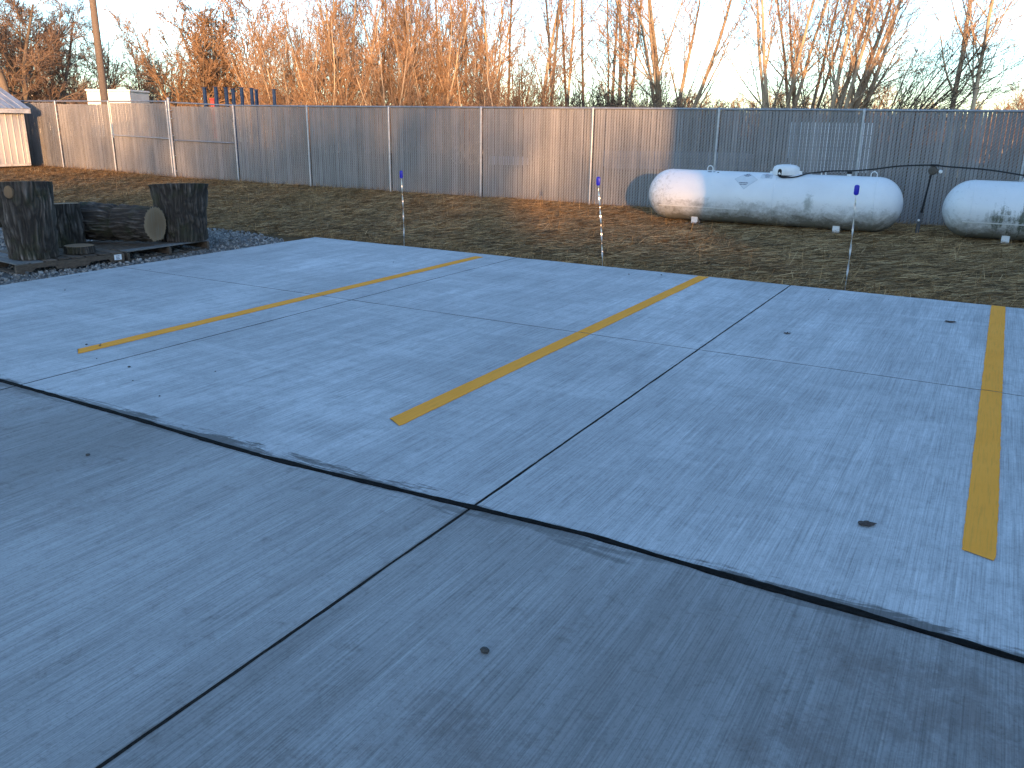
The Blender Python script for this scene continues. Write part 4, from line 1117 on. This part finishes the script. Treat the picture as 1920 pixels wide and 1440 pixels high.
stack(915, 990, 290, 304, 25, 'short pale stack glinting through the slats behind the warm sunlit patch', 1, M_GREYP)

# ------------------------------------------------------------------ bare trees
def unit(v): return v / (np.linalg.norm(v, axis=-1, keepdims=True) + 1e-9)
def grow_level(g, P0, D0, L, K, wander, up, curl=None):
    N = len(P0); pts = np.zeros((N, K, 3)); pts[:, 0] = P0; d = D0.copy()
    for k in range(1, K):
        d = unit(d + g.normal(0, wander, (N, 3)) + np.array([0, 0, 1.0]) * up)
        pts[:, k] = pts[:, k - 1] + d * (L / (K - 1))[:, None]
    return pts
def spawn(g, pts, L, R0, n, tr, ang, ratio, rratio, lmin=0.0, taper=0.75):
    N, K, _ = pts.shape
    t = tr[0] + (tr[1] - tr[0]) * (np.arange(n)[None] + g.random((N, n))) / n
    f = t * (K - 1); i = np.clip(f.astype(int), 0, K - 2); q = (f - i)[..., None]
    bi = np.arange(N)[:, None]
    A, B = pts[bi, i], pts[bi, i + 1]
    P = (A + (B - A) * q).reshape(-1, 3); T = unit(B - A).reshape(-1, 3)
    az = g.uniform(0, 2 * np.pi, len(P)); rnd = g.normal(0, 1, (len(P), 3))
    perp = unit(np.cross(T, rnd)); a = np.radians(g.normal(ang, ang * 0.22, len(P)))
    D = T * np.cos(a)[:, None] + perp * np.sin(a)[:, None]
    tt = t.reshape(-1)
    Lc = np.repeat(L, n) * ratio * (1.08 - 0.6 * tt) * g.uniform(0.6, 1.25, len(P)) + lmin
    Rc = np.repeat(R0, n) * (1 - taper * tt) * rratio * g.uniform(0.75, 1.15, len(P))
    return P, D, Lc, Rc
def tubes(pts, R0, S, rmin, taper=0.8, g=None):
    N, K, _ = pts.shape
    T = np.zeros_like(pts); T[:, 1:-1] = pts[:, 2:] - pts[:, :-2]; T[:, 0] = pts[:, 1] - pts[:, 0]; T[:, -1] = pts[:, -1] - pts[:, -2]
    T = unit(T); ref = unit(np.random.default_rng(1).normal(0, 1, (N, 1, 3)))
    U = unit(np.cross(T, ref)); W = np.cross(T, U)
    r = np.maximum(R0[:, None] * (1 - taper * np.linspace(0, 1, K)[None]), rmin)
    a = 2 * np.pi * np.arange(S) / S
    V = pts[:, :, None] + r[..., None, None] * (np.cos(a)[None, None, :, None] * U[:, :, None] + np.sin(a)[None, None, :, None] * W[:, :, None])
    idx = np.arange(N * K * S).reshape(N, K, S); j = np.roll(idx, -1, 2)
    F = np.stack([idx[:, :-1], j[:, :-1], j[:, 1:], idx[:, 1:]], -1).reshape(-1, 4)
    return V.reshape(-1, 3), F
def merge(parts):
    Vs, Fs, n = [], [], 0
    for V, F in parts: Vs.append(V); Fs.append(F + n); n += len(V)
    return np.concatenate(Vs), np.concatenate(Fs)
def tree_meshes(seed, H, stems, spread, r0, levels, stem_wander=0.05, stem_up=0.06, base=0.15, fork=None, trunk_levels=1, lean=(0, 0), stem_taper=0.8):
    """levels: list of (n children, t range, angle, length ratio, radius ratio, K, wander, up, sides, rmin)"""
    g = np.random.default_rng(seed)
    az = np.linspace(0, 2 * np.pi, stems, endpoint=False) + g.uniform(0, 1, stems)
    tilt = np.radians(spread) * g.uniform(0.35, 1.1, stems) * (0 if stems == 1 and spread == 0 else 1)
    D = np.stack([np.sin(tilt) * np.cos(az) + lean[0], np.sin(tilt) * np.sin(az) + lean[1], np.cos(tilt)], -1); D = unit(D)
    P = np.stack([base * np.cos(az), base * np.sin(az), np.full(stems, -0.3)], -1)
    L = H * g.uniform(0.72, 1.05, stems); Rr = r0 * g.uniform(0.7, 1.1, stems)
    K0 = 13
    pts = grow_level(g, P, D, L, K0, stem_wander, stem_up)
    trunk = [tubes(pts, Rr, 8, 0.012, stem_taper)]; crown = []
    for li, (n, tr, ang, ratio, rratio, K, wd, up, S_, rmin) in enumerate(levels):
        P, D, Lc, Rc = spawn(g, pts, L, Rr, n, tr, ang, ratio, rratio, taper=stem_taper if li == 0 else 0.75)
        pts = grow_level(g, P, D, Lc, K, wd, up); L, Rr = Lc, np.maximum(Rc, rmin)
        (trunk if li < trunk_levels - 1 else crown).append(tubes(pts, Rr, S_, rmin))
    return np_mesh('trunk', *merge(trunk), True), np_mesh('crown', *merge(crown))
# kinds
def k_vase(seed, H=11, stems=7):       # dense thicket of upright stems and fine twigs
    return tree_meshes(seed, H, stems, 24, 0.085, [(16, (0.12, 0.98), 34, 0.36, 0.55, 7, 0.08, 0.05, 4, 0.013), (8, (0.12, 1), 36, 0.45, 0.55, 5, 0.11, 0.04, 3, 0.0085), (4, (0.15, 1), 34, 0.55, 0.7, 3, 0.11, 0.02, 3, 0.006)], 0.05, 0.05, 0.3)
def k_poplar(seed, H=16, stems=1, r0=0.16, spread=3):   # tall clean trunk, sparse ascending branches
    return tree_meshes(seed, H, stems, spread, r0, [(24, (0.2, 0.98), 38, 0.24, 0.36, 8, 0.08, 0.07, 4, 0.013), (8, (0.15, 1), 36, 0.42, 0.55, 5, 0.11, 0.04, 3, 0.0095), (5, (0.2, 1), 34, 0.5, 0.7, 3, 0.12, 0.02, 3, 0.0075)], 0.022, 0.03, 0.12, stem_taper=0.6)
def k_multi(seed, H=13, stems=5, spread=24, r0=0.15, lean=(0, 0)):    # open cottonwood clump with long arching limbs
    return tree_meshes(seed, H, stems, spread, r0, [(9, (0.16, 0.95), 30, 0.50, 0.45, 10, 0.05, 0.03, 5, 0.014), (10, (0.12, 1), 38, 0.40, 0.5, 7, 0.09, 0.025, 4, 0.010), (6, (0.15, 1), 36, 0.48, 0.6, 4, 0.11, 0.0, 3, 0.0075), (2, (0.3, 1), 36, 0.6, 0.8, 3, 0.12, 0.0, 3, 0.006)], 0.03, 0.02, 0.25, trunk_levels=2, lean=lean, stem_taper=0.7)
def k_spread(seed, H=10.5):    # broad old tree with heavy crooked limbs
    return tree_meshes(seed, H, 3, 22, 0.25, [(12, (0.12, 0.97), 55, 0.62, 0.45, 10, 0.10, 0.03, 6, 0.018), (12, (0.10, 1), 44, 0.46, 0.5, 7, 0.13, 0.035, 4, 0.013), (8, (0.12, 1), 42, 0.6, 0.55, 5, 0.11, 0.02, 3, 0.009), (3, (0.15, 1), 38, 0.8, 0.8, 4, 0.10, 0.0, 3, 0.006)], 0.07, 0.03, 0.2, trunk_levels=2)
def k_small(seed, H=7):       # rounded small tree
    return tree_meshes(seed, H, 4, 26, 0.09, [(15, (0.12, 0.98), 40, 0.46, 0.5, 8, 0.07, 0.05, 4, 0.016), (10, (0.12, 1), 38, 0.46, 0.55, 5, 0.10, 0.03, 3, 0.012), (6, (0.15, 1), 36, 0.6, 0.7, 4, 0.10, 0.02, 3, 0.009)], 0.06, 0.05, 0.2)
def k_brush(seed, H=4.5, lean=(0, 0)):     # low dark tangle
    return tree_meshes(seed, H, 11, 44, 0.05, [(9, (0.08, 0.97), 36, 0.5, 0.55, 8, 0.09, 0.03, 4, 0.011), (6, (0.1, 1), 40, 0.5, 0.6, 5, 0.13, 0.01, 3, 0.007), (3, (0.15, 1), 40, 0.55, 0.7, 3, 0.13, 0.0, 3, 0.005)], 0.07, 0.03, 0.5, lean=lean)
def k_sweep(seed, H=8.5, lean=(0.62, 0.30)):      # wind-swept shrub, all limbs to one side
    return tree_meshes(seed, H, 10, 24, 0.07, [(9, (0.15, 0.95), 22, 0.5, 0.5, 7, 0.05, 0.0, 4, 0.010), (9, (0.15, 1), 26, 0.45, 0.6, 5, 0.07, 0.0, 3, 0.008), (5, (0.2, 1), 26, 0.5, 0.7, 3, 0.08, 0.0, 3, 0.0065)], 0.04, -0.012, 0.25, lean=lean)
KIND = {
    'vase1': (k_vase(1), M_TAN, M_TWIG), 'vase2': (k_vase(2, 12, 6), M_TAN, M_TWIG), 'vase3': (k_vase(3, 10, 8), M_TAN, M_TWIGT),
    'pop1': (k_poplar(11), M_TAN, M_TWIGT), 'pop2': (k_poplar(12, 15, 2, 0.13, 5), M_TAN, M_TWIGT), 'pop3': (k_poplar(13, 17, 1, 0.13, 4), M_GREYB, M_TWIG),
    'multi1': (k_multi(21), M_TAN, M_TWIGT), 'multi2': (k_multi(22, 14, 6, 22, 0.17, (0.16, 0.08)), M_TAN, M_TWIGT), 'multi3': (k_multi(23, 13, 4, 16), M_TAN, M_TWIGT),
    'twin': (tree_meshes(26, 13, 2, 6, 0.15, [(17, (0.2, 0.96), 42, 0.36, 0.42, 10, 0.06, 0.05, 5, 0.014), (9, (0.12, 1), 38, 0.42, 0.5, 6, 0.10, 0.02, 4, 0.010), (5, (0.15, 1), 36, 0.5, 0.6, 4, 0.11, 0.0, 3, 0.0075)], 0.03, 0.02, 0.2, trunk_levels=2, stem_taper=0.7), M_TAN, M_TWIGT),
    'spread1': (k_spread(31), M_GREYB, M_GTWIG), 'spread2': (k_spread(33), M_GREYB, M_GTWIG), 'small1': (k_small(41), M_GREYB, M_TWIG), 'small2': (k_small(42), M_TAN, M_TWIGT), 'small3': (k_small(43, 6.5), M_GREYB, M_TWIG),
    'brush1': (k_brush(51), M_GREYB, M_DTWIG), 'brush2': (k_brush(52, 4.4), M_TAN, M_GTWIG), 'brush3': (k_brush(53, 3.6), M_GREYB, M_TWIGT), 'sweep': (k_sweep(61), M_DTWIG, M_DTWIG),
}
def tree(kind, u, depth, rz, sc, label, group=None, name='bare_tree', cat='tree', xy=None):
    (tm, cm), m1, m2 = KIND[kind]
    x, y = xy if xy else at(u, depth)
    r = tag(empty(name, (x, y, 0), rz), label, cat, group)
    r.scale = (sc, sc, sc)
    link('trunk', tm, m1, r); link('crown', cm, m2, r)
    return r
# left: old spreading trees behind the shed
tree('spread1', 28, 47, 0.6, 1.1, 'broad old bare tree with crooked limbs rising over the shed roof')
tree('spread2', -95, 52, 2.4, 1.1, 'broad bare tree half out of frame beyond the shed')
tree('spread2', 96, 56, 4.2, 0.95, 'bare spreading tree between the shed and the utility pole')
tree('small1', 158, 60, 1.0, 1.1, 'rounded bare tree just left of the utility pole')
tree('small3', 62, 66, 3.0, 1.5, 'rounded bare tree behind the old spreading tree near the shed')
tree('vase3', 128, 68, 1.1, 0.95, 'many stemmed bare tree behind the spreading tree left of the pole')
# gap right of the pole
tree('small2', 268, 72, 0.3, 1.35, 'rounded bare tree right of the utility pole in the open sky gap')
tree('small1', 318, 78, 2.0, 1.0, 'low bare tree behind the rounded tree in the sky gap')
tree('small1', 375, 62, 5.0, 1.3, 'forked bare tree just left of the blue posts')
tree('small2', 422, 66, 3.3, 1.75, 'tall rounded bare tree rising behind the blue posts')
tree('small3', 462, 64, 1.2, 1.7, 'reddish bare tree over the right end of the blue posts')
tree('small3', 345, 70, 4.1, 1.25, 'bare tree between the open sky gap and the blue posts')
# thicket
ORD = ['first', 'second', 'third', 'fourth', 'fifth', 'sixth', 'seventh', 'eighth', 'ninth', 'tenth', 'eleventh', 'twelfth', 'thirteenth', 'fourteenth', 'fifteenth', 'sixteenth', 'seventeenth', 'eighteenth', 'nineteenth', 'twentieth']
def nth(i):
    if i < 20: return ORD[i]
    t, o = divmod(i + 1, 10); tens = {2: 'twenty', 3: 'thirty', 4: 'forty', 5: 'fifty'}[t]
    return tens + '-' + ORD[o - 1] if o else {2: 'twentieth', 3: 'thirtieth', 4: 'fortieth', 5: 'fiftieth'}[t]
TH = 'sunlit thicket trees with dense orange twigs'
th = [('vase3', 545, 54, 0.2, 0.92), ('vase1', 596, 58, 1.5, 1.02), ('vase2', 648, 53, 2.2, 1.12), ('vase1', 700, 58, 3.9, 1.15), ('vase2', 752, 55, 5.1, 1.05), ('vase3', 800, 56, 4.0, 1.15), ('vase1', 850, 60, 0.8, 1.1), ('vase2', 905, 62, 3.0, 1.1), ('vase3', 500, 60, 2.6, 0.85), ('vase1', 960, 64, 5.5, 0.95), ('vase3', 620, 50, 1.0, 0.8), ('vase3', 725, 50, 2.9, 0.8), ('vase1', 790, 66, 1.9, 1.2), ('vase2', 570, 62, 4.4, 0.95), ('vase3', 675, 63, 0.4, 1.1), ('vase3', 875, 52, 2.4, 0.8), ('vase1', 522, 56, 3.1, 0.8), ('vase2', 820, 52, 1.3, 0.85)]
th.sort(key=lambda q: q[1])
for i, (k, u, d, rz, s_) in enumerate(th):
    tree(k, u, d, rz, s_, 'many stemmed bare tree with orange twigs, %s from the left in the glowing thicket' % nth(i), TH)
PO = 'tall slim trunks rising out of the thicket'
po = [('pop1', 712, 62, 0.3, 1.0), ('pop3', 770, 60, 2.0, 1.0), ('pop1', 832, 64, 3.0, 1.05), ('pop2', 872, 62, 1.1, 1.0), ('pop1', 922, 58, 4.4, 1.0), ('pop3', 948, 63, 5.0, 1.05), ('pop3', 1027, 50, 0.9, 1.0), ('pop3', 1046, 54, 2.9, 0.95), ('pop1', 1058, 52, 5.9, 0.9), ('pop3', 1070, 57, 3.5, 1.0), ('pop3', 1096, 55, 4.1, 1.0), ('pop2', 1140, 54, 0.5, 1.0), ('pop3', 1176, 58, 1.7, 0.95)]
for i, (k, u, d, rz, s_) in enumerate(po):
    tree(k, u, d, rz, s_, 'tall straight bare trunk above the tree line, %s such trunk from the left' % nth(i), PO)
o = tree('pop1', 1003, 50, 1.6, 1.02, 'tall leaning bare trunk just left of the straight dark trunks'); o.rotation_euler = (R(3), R(7), 1.6)
tree('pop2', 1168, 50, 2.2, 1.05, 'forked pale trunk just left of the wide open clump')
tree('multi1', 1256, 47, 0.9, 1.06, 'open clump of pale trunks fanning out over the left end of the first tank')
tree('multi3', 1462, 44, 2.0, 1.0, 'pale crossing trunks left of the big leaning clump')
tree('multi3', 1496, 47, 5.2, 0.95, 'slender upright clump close beside the big leaning clump')
tree('multi2', 1560, 42, 0.35, 1.0, 'big pale clump of trunks leaning over the right end of the first tank')
tree('sweep', 1622, 37, 0.05, 0.86, 'dark wind swept shrub with all limbs pointing one way')
tree('twin', 1798, 36, 2.4, 0.98, 'lone double trunked tree above the second tank')
tree('small2', 1890, 75, 2.0, 0.72, 'small rounded bare tree beyond the lone double trunked tree')
tree('small1', 1960, 60, 4.0, 0.8, 'bare tree leaving the frame beside the second tank')
tree('brush3', 1830, 52, 1.0, 0.9, 'low tangled shrub at the foot of the lone double trunked tree', None, 'bare_shrub', 'shrub')
# undergrowth
UG = 'bare undergrowth shrubs showing over the fence top'
gg = np.random.default_rng(77)
us = np.sort(np.concatenate([np.linspace(500, 1000, 18), np.linspace(960, 1300, 12), np.linspace(1310, 1600, 8)]) + gg.uniform(-8, 8, 38))
for i, u in enumerate(us):
    k = ['brush3', 'brush2', 'brush3'][i % 3] if u < 900 else ['brush1', 'brush2', 'brush1'][i % 3]
    tree(k, u, gg.uniform(40, 56), gg.uniform(0, 6), gg.uniform(0.8, 1.2) * (1.1 if 960 < u < 1260 else 0.85), 'bare tangled shrub just above the fence rail, %s of them from the left' % nth(i), UG, 'bare_shrub', 'shrub')
# far tree belt
FB = 'far bare trees closing the horizon'
us = np.sort(np.concatenate([np.linspace(-60, 560, 14), np.linspace(1180, 1990, 24)]) + gg.uniform(-16, 16, 38))
for i, u in enumerate(us):
    tree(['small1', 'small2', 'small3'][i % 3], u, gg.uniform(95, 150), gg.uniform(0, 6), gg.uniform(0.75, 1.15), 'far low bare tree on the horizon, %s of the far trees from the left' % nth(i), FB)
# far wood reading as one mass of twigs below the horizon trees
n = 90000; g = np.random.default_rng(88)
uu_ = g.uniform(-500, 2400, n); dd = g.uniform(105, 165, n)
hmax = 3.6 + 1.6 * vnoise(np.stack([uu_ / 60, dd / 25, 0 * dd], -1), 9)
zz = hmax * g.random(n) ** 0.8
a_ = (uu_ - 960) / 1579.72
D = C_F[None] + a_[:, None] * C_R[None] + ((-C_F[2] - a_ * C_R[2]) / C_U[2])[:, None] * C_U[None]
C = D * dd[:, None]; C[:, 2] = zz - 0.2
az = g.uniform(0, 6.28, n); el = g.normal(1.1, 0.4, n); L = g.uniform(0.5, 1.6, n) * 0.5; W = g.uniform(0.025, 0.06, n) * 0.5
d = np.stack([np.cos(az) * np.cos(el), np.sin(az) * np.cos(el), np.sin(el)], -1) * L[:, None]
sd_ = unit(np.cross(d, g.normal(0, 1, (n, 3)))) * W[:, None]
V = np.stack([C - d - sd_, C - d + sd_, C + d + sd_ * 0.4, C + d - sd_ * 0.4], 1).reshape(-1, 3)
tag(link('far_wood', np_mesh('far_wood', V, np.arange(4 * n).reshape(-1, 4)), M_TWIG), 'far brown wood along the horizon behind the fence', None, None, 'stuff')

# ------------------------------------------------------------------ unseen building and tree row inferred from their shade, plus an added shade block
bl = tag(empty('metal_building', (8.4, -4.5, 0), R(32.2)), 'tall tan metal building standing opposite the parking pad', 'building')
BW, BD, BH = 26.0, 14.0, 9.6
MB().box((0, -BD, -0.1), (BW, 0, BH - 0.3), 0.02).build('wall', M_BWALL, bl)
MB().box((-0.25, -BD - 0.25, BH - 0.298), (BW + 0.25, 0.25, BH), 0.03).build('roof', M_BROOF, bl)
for x in np.arange(3, 24, 5.0):
    f = MB().box((x, 0.002, 1.0), (x + 1.6, 0.05, 2.4), 0.01).build('window', M_TRIM, bl)
    MB().box((x + 0.1, 0.052, 1.1), (x + 1.5, 0.06, 2.3)).build('pane', M_GLASS, f)
wh = tag(empty('pad_shade_block', (30, -66, 0)), 'long unseen block added behind the tree row to shade the pad', 'building')  # unseen block added to keep the low sun off the pad
MB().box((-35, -20, -0.1), (100, 0, 8.9), 0.02).build('wall', M_BWALL, wh)
MB().box((-35.3, -20.3, 8.902), (100.3, 0.3, 9.2), 0.03).build('roof', M_BROOF, wh)
RW = 'bare trees in the row opposite the pad'
def row_tree(x, y, k, sc):
    tree(k, 0, 0, gg.uniform(0, 6), sc, 'unseen bare tree in the row spaced to dapple the fence', RW, xy=(x, y))
n_ = 0
for x in np.arange(6, 58, 1.15):  # row spaced and gapped to shape the sun patches on the fence
    if 33.5 < x < 48.0: continue
    dense = x > 29
    for y in ((-57, -60.5) if dense else (-58,)):
        if not dense and gg.random() < 0.55: continue
        row_tree(x + gg.uniform(-0.5, 0.5), y + gg.uniform(-1, 1), ['vase1', 'vase2', 'vase3'][n_ % 3], gg.uniform(1.15, 1.45) if dense else gg.uniform(0.9, 1.2)); n_ += 1
for x, k, sc in ((34.6, 'vase3', 1.25), (35.8, 'vase1', 1.1), (43.2, 'vase3', 1.0), (45.0, 'vase2', 1.3), (45.3, 'vase3', 1.35), (46.6, 'vase1', 1.3)):
    row_tree(x, -57.5, k, sc)
for x, k, sc in ((46.0, 'vase1', 1.3),):
    row_tree(x, -61.0, k, sc)
